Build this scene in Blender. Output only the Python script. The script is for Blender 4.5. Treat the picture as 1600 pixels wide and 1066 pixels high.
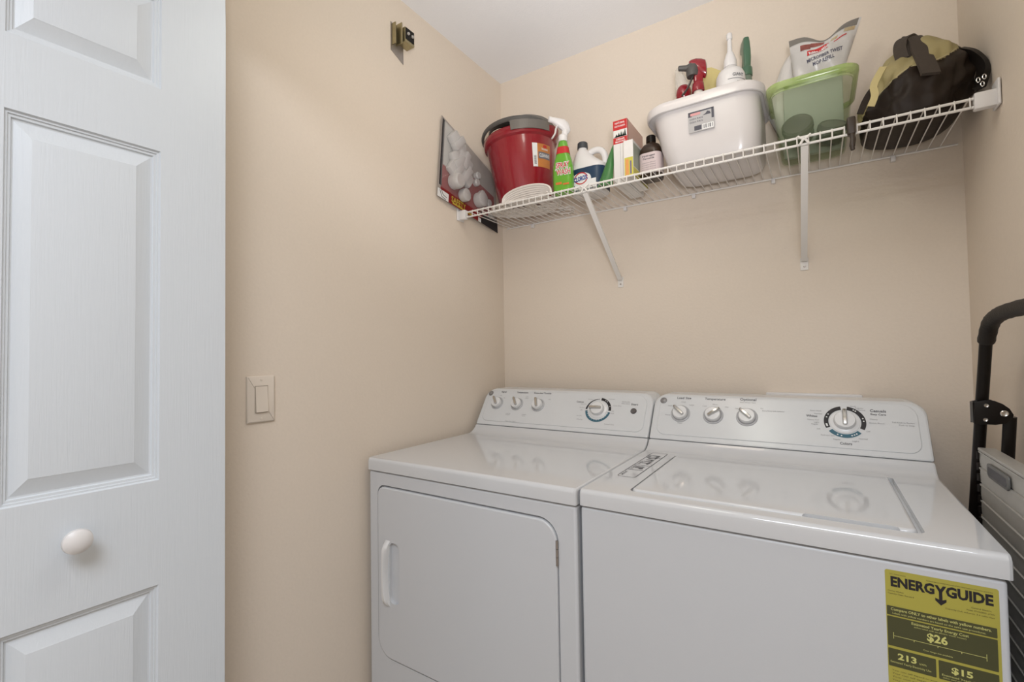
import bpy, bmesh, math, random
from mathutils import Vector, Matrix
random.seed(7)
S = bpy.context.scene
for o in list(bpy.data.objects): bpy.data.objects.remove(o)
COL = S.collection
PI = math.pi
rad = math.radians

# ------------------------------------------------------------------ camera, light, exposure
def make_camera():
    y, p, r = rad(32.858), rad(1.5989), rad(-0.8856)
    F = Vector((-math.sin(y)*math.cos(p), math.cos(y)*math.cos(p), math.sin(p)))
    R0 = Vector((math.cos(y), math.sin(y), 0)); U0 = R0.cross(F)
    R = R0*math.cos(r)+U0*math.sin(r); U = -R0*math.sin(r)+U0*math.cos(r)
    cd = bpy.data.cameras.new('camera'); cam = bpy.data.objects.new('camera', cd); COL.objects.link(cam)
    M = Matrix((( R.x, U.x, -F.x, 1.1609), (R.y, U.y, -F.y, -1.7349), (R.z, U.z, -F.z, 1.2173), (0, 0, 0, 1)))
    cam.matrix_world = M
    cd.sensor_fit = 'HORIZONTAL'; cd.sensor_width = 36; cd.lens = 735.4056*36/1600; cd.clip_start = 0.02
    S.camera = cam
make_camera()
W = bpy.data.worlds.new('world'); S.world = W; W.use_nodes = True
W.node_tree.nodes['Background'].inputs[0].default_value = (0.80, 0.88, 1.0, 1)
W.node_tree.nodes['Background'].inputs[1].default_value = 0.3
def area(name, loc, rot, sx, sy, power, col):
    l = bpy.data.lights.new(name, 'AREA'); l.shape = 'RECTANGLE'; l.size = sx; l.size_y = sy; l.energy = power; l.color = col
    o = bpy.data.objects.new(name, l); COL.objects.link(o); o.location = loc; o.rotation_euler = rot
    return o
LAMP_POS = (0.88, -0.98, 2.36)
def bulb(name, loc, rr, power, col):
    l = bpy.data.lights.new(name, 'POINT'); l.shadow_soft_size = rr; l.energy = power; l.color = col
    o = bpy.data.objects.new(name, l); COL.objects.link(o); o.location = loc
def aimed(name, loc, to, size, power, spread, col):
    o = area(name, loc, (Vector(to)-Vector(loc)).to_track_quat('-Z', 'Y').to_euler(), size, size, power, col); o.data.spread = rad(spread)
bulb('ceiling_lamp_bulb', (LAMP_POS[0], LAMP_POS[1], 2.26), 0.09, 3.5, (0.96, 1.0, 0.90))
area('hall_fill_overhead', (1.3, -2.4, 2.40), (0, 0, 0), 0.9, 0.9, 38, (0.855, 0.912, 1.0))  # added cool fill for the door and machine fronts, not a fixture
area('hall_fill_rear', (1.0, -3.55, 1.5), (rad(90), 0, 0), 2.2, 1.7, 2.8, (0.88, 0.96, 1.0))  # added front fill from the rear of the hall; that wall has no window
aimed('bounce_flash_ceiling', (1.25, -1.80, 1.40), (0.55, -0.35, 2.435), 0.25, 4.0, 75, (0.955, 0.958, 1.0))
aimed('closet_ceiling_lamp', (0.75, -0.75, 2.36), (0.75, -0.75, 0), 0.3, 0.95, 160, (1, 0.80, 0.65))
S.view_settings.view_transform = 'Standard'; S.view_settings.look = 'None'
S.view_settings.gamma = 1; S.view_settings.use_curve_mapping = False
S.view_settings.exposure = 0.0

# ------------------------------------------------------------------ materials
MATS = {}
def mat(name, col, rough=0.5, metal=0.0, bump=0.0, bscale=60, var=0.0, trans=0.0, coat=0.0, ior=1.45, spec=None):
    if name in MATS: return MATS[name]
    m = bpy.data.materials.new(name); m.use_nodes = True; nt = m.node_tree
    b = nt.nodes['Principled BSDF']
    b.inputs['Base Color'].default_value = (*col, 1); b.inputs['Roughness'].default_value = rough
    b.inputs['Metallic'].default_value = metal; b.inputs['IOR'].default_value = ior
    b.inputs['Transmission Weight'].default_value = trans; b.inputs['Coat Weight'].default_value = coat
    if spec is not None: b.inputs['Specular IOR Level'].default_value = spec
    tc = nt.nodes.new('ShaderNodeTexCoord'); nz = nt.nodes.new('ShaderNodeTexNoise')
    nz.inputs['Scale'].default_value = bscale; nz.inputs['Detail'].default_value = 3
    nt.links.new(tc.outputs['Object'], nz.inputs['Vector'])
    mx = nt.nodes.new('ShaderNodeMixRGB'); mx.blend_type = 'MULTIPLY'; mx.inputs[0].default_value = max(var, 0.02)
    mx.inputs[1].default_value = (*col, 1); nt.links.new(nz.outputs['Fac'], mx.inputs[2]); nt.links.new(mx.outputs[0], b.inputs['Base Color'])
    if bump:
        bp = nt.nodes.new('ShaderNodeBump'); bp.inputs['Strength'].default_value = bump; bp.inputs['Distance'].default_value = 0.002
        nt.links.new(nz.outputs['Fac'], bp.inputs['Height']); nt.links.new(bp.outputs['Normal'], b.inputs['Normal'])
    MATS[name] = m; return m
def clear_mat(name, col, alpha, rough=0.08):
    """translucent plastic: part see-through, part glossy and diffuse"""
    m = bpy.data.materials.new(name); m.use_nodes = True; nt = m.node_tree
    out = nt.nodes['Material Output']; b = nt.nodes['Principled BSDF']
    b.inputs['Base Color'].default_value = (*col, 1); b.inputs['Roughness'].default_value = rough
    t = nt.nodes.new('ShaderNodeBsdfTransparent'); t.inputs[0].default_value = (*[min(1, c*0.22+0.82) for c in col], 1)
    mx = nt.nodes.new('ShaderNodeMixShader'); mx.inputs[0].default_value = alpha
    nt.links.new(t.outputs[0], mx.inputs[1]); nt.links.new(b.outputs[0], mx.inputs[2]); nt.links.new(mx.outputs[0], out.inputs[0])
    MATS[name] = m; return m
WALL = mat('wall_paint', (0.760, 0.664, 0.560), 0.75, bump=0.25, bscale=130, var=0.06)
CEIL = mat('ceiling_paint', (0.90, 0.90, 0.91), 0.85, bump=0.3, bscale=160)
FLOORM = mat('floor_tile', (0.45, 0.40, 0.34), 0.45, bump=0.1, bscale=9, var=0.25)
ENAMEL = mat('appliance_enamel', (0.60, 0.607, 0.617), 0.09, bump=0.012, bscale=220, coat=0.3)
ENAMEL_SIDE = mat('appliance_cabinet_enamel', (0.585, 0.597, 0.617), 0.30, bump=0.05, bscale=260)
CONSOLE = mat('console_plastic', (0.64, 0.652, 0.660), 0.22)
SEAM = mat('dark_seam', (0.10, 0.10, 0.11), 0.7)
CHROME = mat('chrome', (0.58, 0.57, 0.55), 0.22, metal=1.0)
KNOBW = mat('knob_white_plastic', (0.72, 0.72, 0.72), 0.2)
BEZEL = mat('bezel_grey_plastic', (0.46, 0.46, 0.47), 0.25)
PRINT = mat('print_grey', (0.09, 0.09, 0.10), 0.6)
PRINTL = mat('print_light_grey', (0.26, 0.26, 0.27), 0.6)
BLACKP = mat('print_black', (0.015, 0.013, 0.016), 0.5)
TEAL = mat('print_teal', (0.035, 0.12, 0.17), 0.5)
WHITEP = mat('print_white', (0.75, 0.75, 0.74), 0.5)
SHELFW = mat('shelf_white_vinyl', (0.76, 0.73, 0.69), 0.35)
PLASW = mat('white_plastic', (0.74, 0.72, 0.71), 0.35)
SWITCH = mat('switch_plastic', (0.72, 0.64, 0.55), 0.35)
RED = mat('red_plastic', (0.255, 0.011, 0.020), 0.20, coat=0.4)
REDP = mat('print_red', (0.50, 0.025, 0.025), 0.5)
GREYP = mat('grey_plastic', (0.085, 0.08, 0.075), 0.45)
BLACK = mat('black_metal_paint', (0.008, 0.006, 0.005), 0.35, bump=0.02, bscale=300, spec=0.25)
RUBBER = mat('rubber_grip', (0.022, 0.018, 0.015), 0.6, bump=0.4, bscale=200, spec=0.3)
ALU = mat('brushed_aluminium', (0.50, 0.49, 0.46), 0.42, metal=0.35, bump=0.15, bscale=40, var=0.15)
BRASS = mat('aged_brass', (0.46, 0.40, 0.24), 0.30, metal=0.9, bump=0.2, bscale=90, var=0.3)
STEEL = mat('galvanised_steel', (0.42, 0.38, 0.35), 0.35, metal=0.8, bump=0.1, bscale=120, var=0.2)
YEL = mat('energy_yellow', (0.41, 0.365, 0.065), 0.45)
OLIVE = mat('energy_dark_olive', (0.065, 0.065, 0.025), 0.45)

def wood_door_mat():
    m = bpy.data.materials.new('door_paint'); m.use_nodes = True; nt = m.node_tree; b = nt.nodes['Principled BSDF']
    b.inputs['Base Color'].default_value = (0.66, 0.70, 0.74, 1); b.inputs['Roughness'].default_value = 0.38
    tc = nt.nodes.new('ShaderNodeTexCoord'); mp = nt.nodes.new('ShaderNodeMapping'); mp.inputs['Scale'].default_value = (40, 40, 1.6)
    nz = nt.nodes.new('ShaderNodeTexNoise'); nz.inputs['Scale'].default_value = 5; nz.inputs['Detail'].default_value = 5; nz.inputs['Distortion'].default_value = 1.3
    bp = nt.nodes.new('ShaderNodeBump'); bp.inputs['Strength'].default_value = 0.36; bp.inputs['Distance'].default_value = 0.0012
    nt.links.new(tc.outputs['Object'], mp.inputs[0]); nt.links.new(mp.outputs[0], nz.inputs['Vector'])
    nt.links.new(nz.outputs['Fac'], bp.inputs['Height']); nt.links.new(bp.outputs['Normal'], b.inputs['Normal'])
    return m
DOORM = wood_door_mat()

# ------------------------------------------------------------------ object helpers
def world_mat(o):
    M = o.matrix_basis.copy(); p = o.parent
    while p: M = p.matrix_basis @ M; p = p.parent
    return M
FLATTOP = {'lid', 'top_panel', 'door', 'console', 'fascia_panel', 'cabinet', 'card'}
FINE = {'printed_small_text', 'dial_dots', 'fine_print', 'barcode', 'tree_print', 'buckle', 'edge_hinge', 'cord', 'lettering', 'lettering_outline', 'dark_print', 'instruction_sticker', 'orange_marks', 'white_print', 'clip_lever'}
def finish(name, bm, m, parent=None, world=True, sharp=38, smooth=True):
    """bm becomes ONE mesh object; its coordinates are world ones unless world=False"""
    if parent is not None and world:
        bm.transform(world_mat(parent).inverted())
    bmesh.ops.recalc_face_normals(bm, faces=bm.faces[:])
    a = rad(sharp)
    for f in bm.faces: f.smooth = smooth
    for e in bm.edges:
        if len(e.link_faces) == 2 and e.calc_face_angle(0) > a: e.smooth = False
    if name in FLATTOP:      # keep the normals of the big flat faces true, so reflections stay straight
        for e in bm.edges:
            if len(e.link_faces) == 2:
                a0, a1 = sorted(f.calc_area() for f in e.link_faces)
                if a1 > 0.004 and a1 > 8*a0: e.smooth = False
    me = bpy.data.meshes.new(name); bm.to_mesh(me); bm.free()
    me.materials.append(m)
    o = bpy.data.objects.new(name, me); COL.objects.link(o)
    if parent is not None: o.parent = parent
    if name in FINE: o['kind'] = 'stuff'
    return o
def thing(name, label, cat, loc, rotz=0, group=None, rot=None):
    o = bpy.data.objects.new(name, None); COL.objects.link(o); o.location = loc
    o.rotation_euler = rot if rot else (0, 0, rotz); o.empty_display_size = 0.05
    o['label'] = label; o['category'] = cat
    if group: o['group'] = group
    return o
def tag(o, label, cat): o['label'] = label; o['category'] = cat; return o
def centre(o):
    """give a single-mesh thing an origin at its base"""
    me = o.data; xs = [v.co for v in me.vertices]
    c = Vector(((min(v.x for v in xs)+max(v.x for v in xs))/2, (min(v.y for v in xs)+max(v.y for v in xs))/2, min(v.z for v in xs)))
    me.transform(Matrix.Translation(-c)); o.location = o.location + c
    return o
def struct(name, bm, m, parent=None, **k):
    o = finish(name, bm, m, parent, **k)
    if parent is None: o['kind'] = 'structure'
    return o
def NB(): return bmesh.new()
def box(bm, x0, y0, z0, x1, y1, z1, r=0.0, seg=2):
    b = bmesh.new() if r else bm
    r_ = bmesh.ops.create_cube(b, size=1.0)
    for v in r_['verts']:
        v.co = Vector(((x0+x1)/2+v.co.x*(x1-x0), (y0+y1)/2+v.co.y*(y1-y0), (z0+z1)/2+v.co.z*(z1-z0)))
    if r:
        bmesh.ops.bevel(b, geom=b.edges[:], offset=r, segments=seg, profile=0.5, affect='EDGES', clamp_overlap=True)
        merge(bm, b)
    return bm
def merge(bm, b, M=None):
    if M is not None: b.transform(M)
    me = bpy.data.meshes.new('t'); b.to_mesh(me); b.free(); bm.from_mesh(me); bpy.data.meshes.remove(me)
def loft(bm, rings, cap0=True, cap1=True, closed=True):
    vs = [[bm.verts.new(p) for p in r] for r in rings]; n = len(rings[0])
    for a, b in zip(vs[:-1], vs[1:]):
        for i in range(n if closed else n-1):
            j = (i+1) % n
            bm.faces.new((a[i], a[j], b[j], b[i]))
    if cap0: bm.faces.new(vs[0])
    if cap1: bm.faces.new(vs[-1])
    return vs
def circ(r, z, n=24, cx=0, cy=0, ry=None):
    ry = r if ry is None else ry
    return [Vector((cx+r*math.cos(2*PI*i/n), cy+ry*math.sin(2*PI*i/n), z)) for i in range(n)]
def lathe(bm, prof, n=28, cx=0, cy=0, cap0=True, cap1=True):
    return loft(bm, [circ(max(r, 1e-4), z, n, cx, cy) for r, z in prof], cap0, cap1)
def rrect(hx, hy, r, z, n=6, cx=0, cy=0):
    r = min(r, hx*0.999, hy*0.999); P = []
    for k, (sx, sy) in enumerate(((1, 1), (-1, 1), (-1, -1), (1, -1))):
        for i in range(n+1):
            a = PI/2*k+PI/2*i/n
            P.append(Vector((cx+sx*(hx-r)+r*math.cos(a), cy+sy*(hy-r)+r*math.sin(a), z)))
    return P
def tube(bm, path, r, n=8, closed=False, caps=True, flat=None):
    """sweep a circle (or a flat ellipse) along a path; r may be a list"""
    P = [Vector(p) for p in path]; N = len(P); rings = []
    t0 = (P[1]-P[0]).normalized(); up = Vector((0, 0, 1)) if abs(t0.z) < 0.9 else Vector((1, 0, 0))
    s = t0.cross(up).normalized()
    for i in range(N):
        if closed: t = (P[(i+1) % N]-P[i-1])
        else: t = P[min(i+1, N-1)]-P[max(i-1, 0)]
        t.normalize(); s = (s-t*s.dot(t)).normalized(); u = t.cross(s)
        rr = r[i] if isinstance(r, (list, tuple)) else r
        ru = flat if flat else rr
        rings.append([P[i]+s*rr*math.cos(2*PI*k/n)+u*ru*math.sin(2*PI*k/n) for k in range(n)])
    if closed: rings.append(rings[0]); loft(bm, rings, False, False); bmesh.ops.remove_doubles(bm, verts=bm.verts[:], dist=1e-6)
    else: loft(bm, rings, caps, caps)
    return bm
def spline(pts, n=8):
    P = [Vector(p) for p in pts]; out = []
    for i in range(len(P)-1):
        a = P[max(i-1, 0)]; b = P[i]; c = P[i+1]; d = P[min(i+2, len(P)-1)]
        for k in range(n):
            t = k/n
            out.append(0.5*((2*b)+(-a+c)*t+(2*a-5*b+4*c-d)*t*t+(-a+3*b-3*c+d)*t**3))
    out.append(P[-1]); return out
def plate(bm, pts, n, th, bev=0.0, seg=2):
    """flat outline (3-D points) raised by th along n, front edge bevelled"""
    b = bmesh.new(); n = Vector(n).normalized()
    f = b.faces.new([b.verts.new(Vector(p)) for p in pts])
    if th:
        g = bmesh.ops.extrude_face_region(b, geom=[f]); vs = [v for v in g['geom'] if isinstance(v, bmesh.types.BMVert)]
        for v in vs: v.co += n*th
        if bev:
            b.edges.ensure_lookup_table(); sv = set(vs)
            es = [e for e in b.edges if e.verts[0] in sv and e.verts[1] in sv]
            bmesh.ops.bevel(b, geom=es, offset=bev, segments=seg, profile=0.5, affect='EDGES')
    merge(bm, b); return bm
def outline(w, h, rs, n=6):
    """rounded rectangle 0..w, 0..h; rs = radii bl, br, tr, tl"""
    P = []
    for (cx, cy, a0, r) in ((rs[0], rs[0], PI, rs[0]), (w-rs[1], rs[1], 1.5*PI, rs[1]), (w-rs[2], h-rs[2], 0, rs[2]), (rs[3], h-rs[3], PI/2, rs[3])):
        for i in range(n+1):
            a = a0+PI/2*i/n; P.append((cx+r*math.cos(a), cy+r*math.sin(a)))
    return P
class Frame:
    """a flat working frame: origin, right, up, outward"""
    def __init__(s, o, u, v):
        s.o = Vector(o); s.u = Vector(u).normalized(); s.v = Vector(v).normalized(); s.n = s.u.cross(s.v)
    def p(s, a, b, c=0): return s.o+s.u*a+s.v*b+s.n*c
    def M(s, a=0, b=0, c=0):
        o = s.p(a, b, c)
        return Matrix(((s.u.x, s.v.x, s.n.x, o.x), (s.u.y, s.v.y, s.n.y, o.y), (s.u.z, s.v.z, s.n.z, o.z), (0, 0, 0, 1)))
    def rect(s, bm, a0, b0, a1, b1, c=0.0, th=0.0002, r=0):
        pts = [(a0+x, b0+y) for x, y in outline(a1-a0, b1-b0, (r,)*4, 3)] if r else [(a0, b0), (a1, b0), (a1, b1), (a0, b1)]
        plate(bm, [s.p(x, y, c) for x, y in pts], s.n, th)
    def poly(s, bm, pts, c=0.0, th=0.0002, bev=0): plate(bm, [s.p(x, y, c) for x, y in pts], s.n, th, bev)
def text(bm, fr, body, a, b, w=None, h=0.01, c=0.0004, bold=0.0, align='C', ang=0, th=0.0, wrap=None):
    """lettering as flat mesh: centred at a (or left aligned), baseline b, cap height h, width w"""
    cu = bpy.data.curves.new('t', 'FONT'); cu.body = body; cu.size = 1; cu.offset = bold; cu.resolution_u = 2; cu.extrude = th
    o = bpy.data.objects.new('t', cu); me = bpy.data.meshes.new_from_object(o)
    bpy.data.objects.remove(o); bpy.data.curves.remove(cu)
    if not me.vertices: return
    xs = [v.co.x for v in me.vertices]; x0, x1 = min(xs), max(xs)
    sy = h/0.69; sx = (w/(x1-x0)) if w else sy
    t = bmesh.new(); t.from_mesh(me); bpy.data.meshes.remove(me)
    for v in t.verts:
        x = (v.co.x-(x0 if align == 'L' else (x0+x1)/2))*sx; y = v.co.y*sy
        if ang: x, y = x*math.cos(ang)-y*math.sin(ang), x*math.sin(ang)+y*math.cos(ang)
        q = fr.p(a+x, b+y, c)
        if wrap: q = wrap(a+x, b+y)
        v.co = q
    merge(bm, t)
def arc(bm, fr, ca, cb, r0, r1, a0, a1, c=0.0004, n=20):
    pts = [(ca+r1*math.cos(a0+(a1-a0)*i/n), cb+r1*math.sin(a0+(a1-a0)*i/n)) for i in range(n+1)]
    pts += [(ca+r0*math.cos(a1+(a0-a1)*i/n), cb+r0*math.sin(a1+(a0-a1)*i/n)) for i in range(n+1)]
    vs = [bm.verts.new(fr.p(x, y, c)) for x, y in pts]; m = n+1
    for i in range(n): bm.faces.new((vs[i], vs[i+1], vs[2*m-2-i], vs[2*m-1-i]))
def disc(bm, fr, ca, cb, r, c=0.0004, n=16, ry=None):
    bm.faces.new([bm.verts.new(fr.p(ca+r*math.cos(2*PI*i/n), cb+(ry or r)*math.sin(2*PI*i/n), c)) for i in range(n)])
def boolean(bmA, bmB):
    """A minus B, exact"""
    obs = []
    for b in (bmA, bmB):
        bmesh.ops.recalc_face_normals(b, faces=b.faces[:])
        me = bpy.data.meshes.new('b'); b.to_mesh(me); b.free(); o = bpy.data.objects.new('b', me); COL.objects.link(o); obs.append(o)
    md = obs[0].modifiers.new('b', 'BOOLEAN'); md.object = obs[1]; md.operation = 'DIFFERENCE'; md.solver = 'EXACT'
    dg = bpy.context.evaluated_depsgraph_get(); me = bpy.data.meshes.new_from_object(obs[0].evaluated_get(dg))
    r = bmesh.new(); r.from_mesh(me)
    for o in obs: bpy.data.objects.remove(o)
    return r

# ------------------------------------------------------------------ setting
RW = 1.512; CH = 2.435; FY = -1.24
struct('floor', box(NB(), -0.1, -3.7, -0.1, 2.8, 0.1, 0), FLOORM)
struct('ceiling', box(NB(), -0.1, -3.7, CH, 2.8, 0.1, CH+0.1), CEIL)
struct('wall_left', box(NB(), -0.1, -3.7, 0, 0, 0.0, CH), WALL)
struct('wall_back', box(NB(), -0.1, 0, 0, RW+0.1, 0.1, CH), WALL)
struct('wall_right', box(NB(), RW, FY-0.1, 0, RW+0.1, 0, CH), WALL)
b = NB(); box(b, 0, FY-0.1, 2.06, RW, FY, CH); struct('wall_front', b, WALL)
struct('wall_hall', box(NB(), RW+0.1, FY-0.1, 0, 2.8, FY, CH), WALL)
struct('wall_hall_right', box(NB(), 2.7, -3.7, 0, 2.8, FY-0.1, CH), WALL)
struct('wall_hall_rear', box(NB(), 0, -3.7, 0, 2.7, -3.6, CH), WALL)
struct('baseboard_back', box(NB(), 0, -0.012, 0, RW, 0, 0.08, 0.003), PLASW)
struct('baseboard_left', box(NB(), 0, FY, 0, 0.012, -0.012, 0.08, 0.003), PLASW)

# bifold door leaf, folded back beside the left wall: frame s = along the door, z up, outward to the room
dang = rad(3.0)
dd = Vector((math.sin(dang), math.cos(dang), 0))
DF = Frame((0.107, -1.226, 0), dd, (0, 0, 1))      # outward normal = u x v points into the room (+x)
LW, LH0, LH1 = 0.442, 0.012, 2.035
def door_leaf():
    root = struct('door_1', NB_leaf(), DOORM)
    return root
PAN = [(-0.3255, -0.1165, 1.745, 1.93), (-0.3255, -0.1165, 0.988, 1.622), (-0.3255, -0.1165, 0.20, 0.791)]
def NB_leaf():
    # face with holes for the moulded panels: strips of rails and stiles, 35 mm thick
    b = bmesh.new()
    xs = [-LW, -0.3255, -0.1165, 0]; zs = [LH0, 0.20, 0.791, 0.988, 1.622, 1.745, 1.93, LH1]
    V = {}
    for i, x in enumerate(xs):
        for j, z in enumerate(zs):
            for k, c in enumerate((0, -0.034)): V[i, j, k] = b.verts.new(DF.p(x, z, c))
    for i in range(3):
        for j in range(7):
            hole = (i == 1 and j in (1, 3, 5))
            if not hole: b.faces.new([V[i, j, 0], V[i+1, j, 0], V[i+1, j+1, 0], V[i, j+1, 0]])
            b.faces.new([V[i, j, 1], V[i+1, j, 1], V[i+1, j+1, 1], V[i, j+1, 1]])
    for j in range(7):
        b.faces.new([V[0, j, 0], V[0, j+1, 0], V[0, j+1, 1], V[0, j, 1]]); b.faces.new([V[3, j, 0], V[3, j+1, 0], V[3, j+1, 1], V[3, j, 1]])
    for i in range(3):
        b.faces.new([V[i, 0, 0], V[i+1, 0, 0], V[i+1, 0, 1], V[i, 0, 1]]); b.faces.new([V[i, 7, 0], V[i+1, 7, 0], V[i+1, 7, 1], V[i, 7, 1]])
    es = [e for e in b.edges if abs((e.verts[0].co-e.verts[1].co).length) > 0 and all(((v.co-DF.o).dot(DF.n)) > -1e-5 for v in e.verts)
          and all(abs((v.co-DF.o).dot(DF.u)) < 1e-5 for v in e.verts)]
    bmesh.ops.bevel(b, geom=es, offset=0.0025, segments=2, profile=0.5, affect='EDGES')
    return b
door = door_leaf()
PROF = [(0, 0), (0.0022, -0.0038), (0.0052, -0.0040), (0.0062, -0.0062), (0.0102, -0.0066), (0.0118, -0.0095), (0.0145, -0.0100), (0.0385, -0.0022), (0.0402, -0.0012), (0.0415, -0.0010)]
for (x0, x1, z0, z1) in PAN:
    b = bmesh.new(); rings = []
    for d, c in PROF:
        rings.append([DF.p(x0+d*0.80, z0+d, c), DF.p(x1-d*0.95, z0+d, c), DF.p(x1-d*0.95, z1-d, c), DF.p(x0+d*0.80, z1-d, c)])
    loft(b, rings, cap0=False)
    finish('panel', b, DOORM, door, sharp=20)
kb = bmesh.new()
lathe(kb, [(0.011, 0.0), (0.011, 0.003), (0.0075, 0.006), (0.0075, 0.014), (0.012, 0.018), (0.0185, 0.023), (0.0205, 0.028), (0.0195, 0.034), (0.014, 0.0385), (0.006, 0.0405), (0.0005, 0.041)], 28)
kb.transform(DF.M(-0.2385, 0.918, 0)); finish('knob', kb, PLASW, door)
b = bmesh.new(); RL = Frame(DF.p(0, 0, -0.042), dd, (0, 0, 1))
plate(b, [RL.p(-LW, LH0, -0.03), RL.p(0, LH0, -0.03), RL.p(0, LH1, -0.03), RL.p(-LW, LH1, -0.03)], RL.n, 0.03)
finish('rear_leaf', b, DOORM, door)
for z in (0.3, 1.05, 1.8):
    b = bmesh.new(); box(b, -0.001, -0.006, z, 0.0, 0.0, z+0.07); b.transform(Matrix.Translation(DF.p(0, 0, -0.034))); finish('hinge', b, STEEL, door)

# ------------------------------------------------------------------ laundry machines
FU = Vector((0, 0.5604, 0.8282))
def deck_profile(x0, x1, mat_, parent, front, zt, name='top_panel', lid=False):
    """worktop slab whose back sweeps up to the console"""
    prof = []; r = 0.010
    for i in range(5):
        a = PI/2*i/4; prof.append((front+r-r*math.cos(a), zt-r+r*math.sin(a)))
    prof = [(front, zt-0.036)]+prof
    back = [(-0.300, zt), (-0.288, zt+0.0005), (-0.275, zt+0.004), (-0.262, zt+0.011), (-0.2505, zt+0.020), (-0.245, zt+0.027), (-0.236, zt+0.028), (-0.10, zt+0.028), (-0.10, zt-0.036)]
    prof += back
    b = bmesh.new()
    ins = 0.0
    def ring(x, k):
        out = []
        for (y, z) in prof:
            yy = y; zz = z
            if k:   # pull the end ring in a little so side edges are rounded
                zz = z if z <= zt-0.03 else z-k
                yy = y+k if y < front+r else y
            out.append(Vector((x, yy, zz)))
        return out
    loft(b, [ring(x0, 0.005), ring(x0+0.0015, 0.0018), ring(x0+0.005, 0), ring(x1-0.005, 0), ring(x1-0.0015, 0.0018), ring(x1, 0.005)])
    return b
def console(x0, x1, root):
    w = x1-x0; H = 0.162
    fr = Frame((x0, -0.245, 0.9435), (1, 0, 0), FU)
    out = outline(w, H, (0.004, 0.004, 0.040, 0.040), 8)
    out = [(x if b_ > 0.12 or True else x, b_) for x, b_ in out]
    b = bmesh.new()
    rings = []
    for (sh, back, drop) in ((0.006, 0.0, 0), (0.0022, 0.0018, 0), (0.0, 0.007, 0), (0.0, 0.10, 0)):
        ring = []
        for (a, c) in out:
            aa = min(max(a, sh), w-sh) if sh else a
            cc = min(max(c, sh if c < 0.02 else c), H-sh) if sh else c
            # shrink towards the middle for the bevelled front edge
            aa = w/2+(a-w/2)*(1-2*sh/w); cc = H/2+(c-H/2)*(1-2*sh/H)
            p = fr.p(aa, cc, 0); p = p+Vector((0, back, 0)); ring.append(p)
        rings.append(ring)
    loft(b, rings)
    body = finish('console', b, CONSOLE, root)
    b = bmesh.new()
    io = outline(w-0.040, H-0.020-0.006, (0.026, 0.026, 0.036, 0.036), 8)
    plate(b, [fr.p(0.020+x, 0.018+y, 0.0) for x, y in io], fr.n, 0.0022, 0.0020, 3)
    fp = finish('fascia_panel', b, CONSOLE, body)
    return fr, body
def knob(root, fr, a, b_, r, ang, big=False):
    F_ = Frame(fr.p(a, b_, 0.0022), fr.u, fr.v)
    b = bmesh.new()
    if big:
        lathe(b, [(r*1.35, 0), (r*1.33, 0.0015), (r*1.15, 0.003), (r, 0.004), (r*0.97, 0.014), (r*0.9, 0.017), (0.001, 0.018)], 36)
    else:
        lathe(b, [(r, 0), (r, 0.006), (r*0.97, 0.013), (r*0.9, 0.0155), (0.001, 0.0165)], 32)
    b.transform(F_.M()); k = finish('knob', b, KNOBW, root)
    if not big:
        b = bmesh.new(); loft(b, [circ(r*1.30, 0.0, 32), circ(r*1.28, 0.0022, 32), circ(r*1.14, 0.0035, 32), circ(r*1.03, 0.002, 32), circ(r*1.01, 0.0, 32)], False, False)
        b.transform(F_.M()); finish('bezel', b, BEZEL, k)
    b = bmesh.new(); L = r*1.12; wd = r*0.24; z0 = 0.015
    rings = []
    for t, hw, hh in ((-0.62, 0.55, 0.3), (-0.55, 0.9, 0.75), (0, 1, 1), (0.8, 0.95, 1), (0.98, 0.8, 0.8), (1.04, 0.45, 0.25)):
        x = L*t; W_ = wd*hw; h = 0.011*hh
        rings.append([Vector((x, -W_, z0-0.004)), Vector((x, W_, z0-0.004)), Vector((x, W_*0.92, z0+h*0.7)), Vector((x, W_*0.5, z0+h)), Vector((x, -W_*0.5, z0+h)), Vector((x, -W_*0.92, z0+h*0.7))])
    loft(b, rings); b.transform(Matrix.Rotation(ang, 4, 'Z')); b.transform(F_.M()); finish('pointer', b, CHROME, k)
    return k
def logo(root, fr, a, b_):
    b = bmesh.new(); lathe(b, [(0.0105, 0), (0.0105, 0.0012), (0.0095, 0.0018), (0.0001, 0.0018)], 28); b.transform(Frame(fr.p(a, b_, 0.0022), fr.u, fr.v).M())
    e = finish('emblem', b, mat('emblem_grey', (0.17, 0.16, 0.16), 0.35, metal=0.4), root)
    b = bmesh.new(); arc(b, fr, a, b_, 0.0075, 0.0082, 0, 2*PI-1e-4, c=0.0043, n=28)
    text(b, fr, 'GE', a, b_-0.0038, w=0.0095, h=0.0075, c=0.0043, bold=0.01)
    finish('monogram', b, mat('monogram_silver', (0.55, 0.54, 0.53), 0.3), e)
CT = 0.0027
def machine(x0, front, name, label, cat):
    root = thing(name, label, cat, (x0+0.343, front/2, 0))
    return root
DX0, DX1, DFr = 0.0206, 0.7046, -0.779
WX0, WX1, WFr = 0.7075, 1.3915, -0.769
ZT = 0.9152
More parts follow.
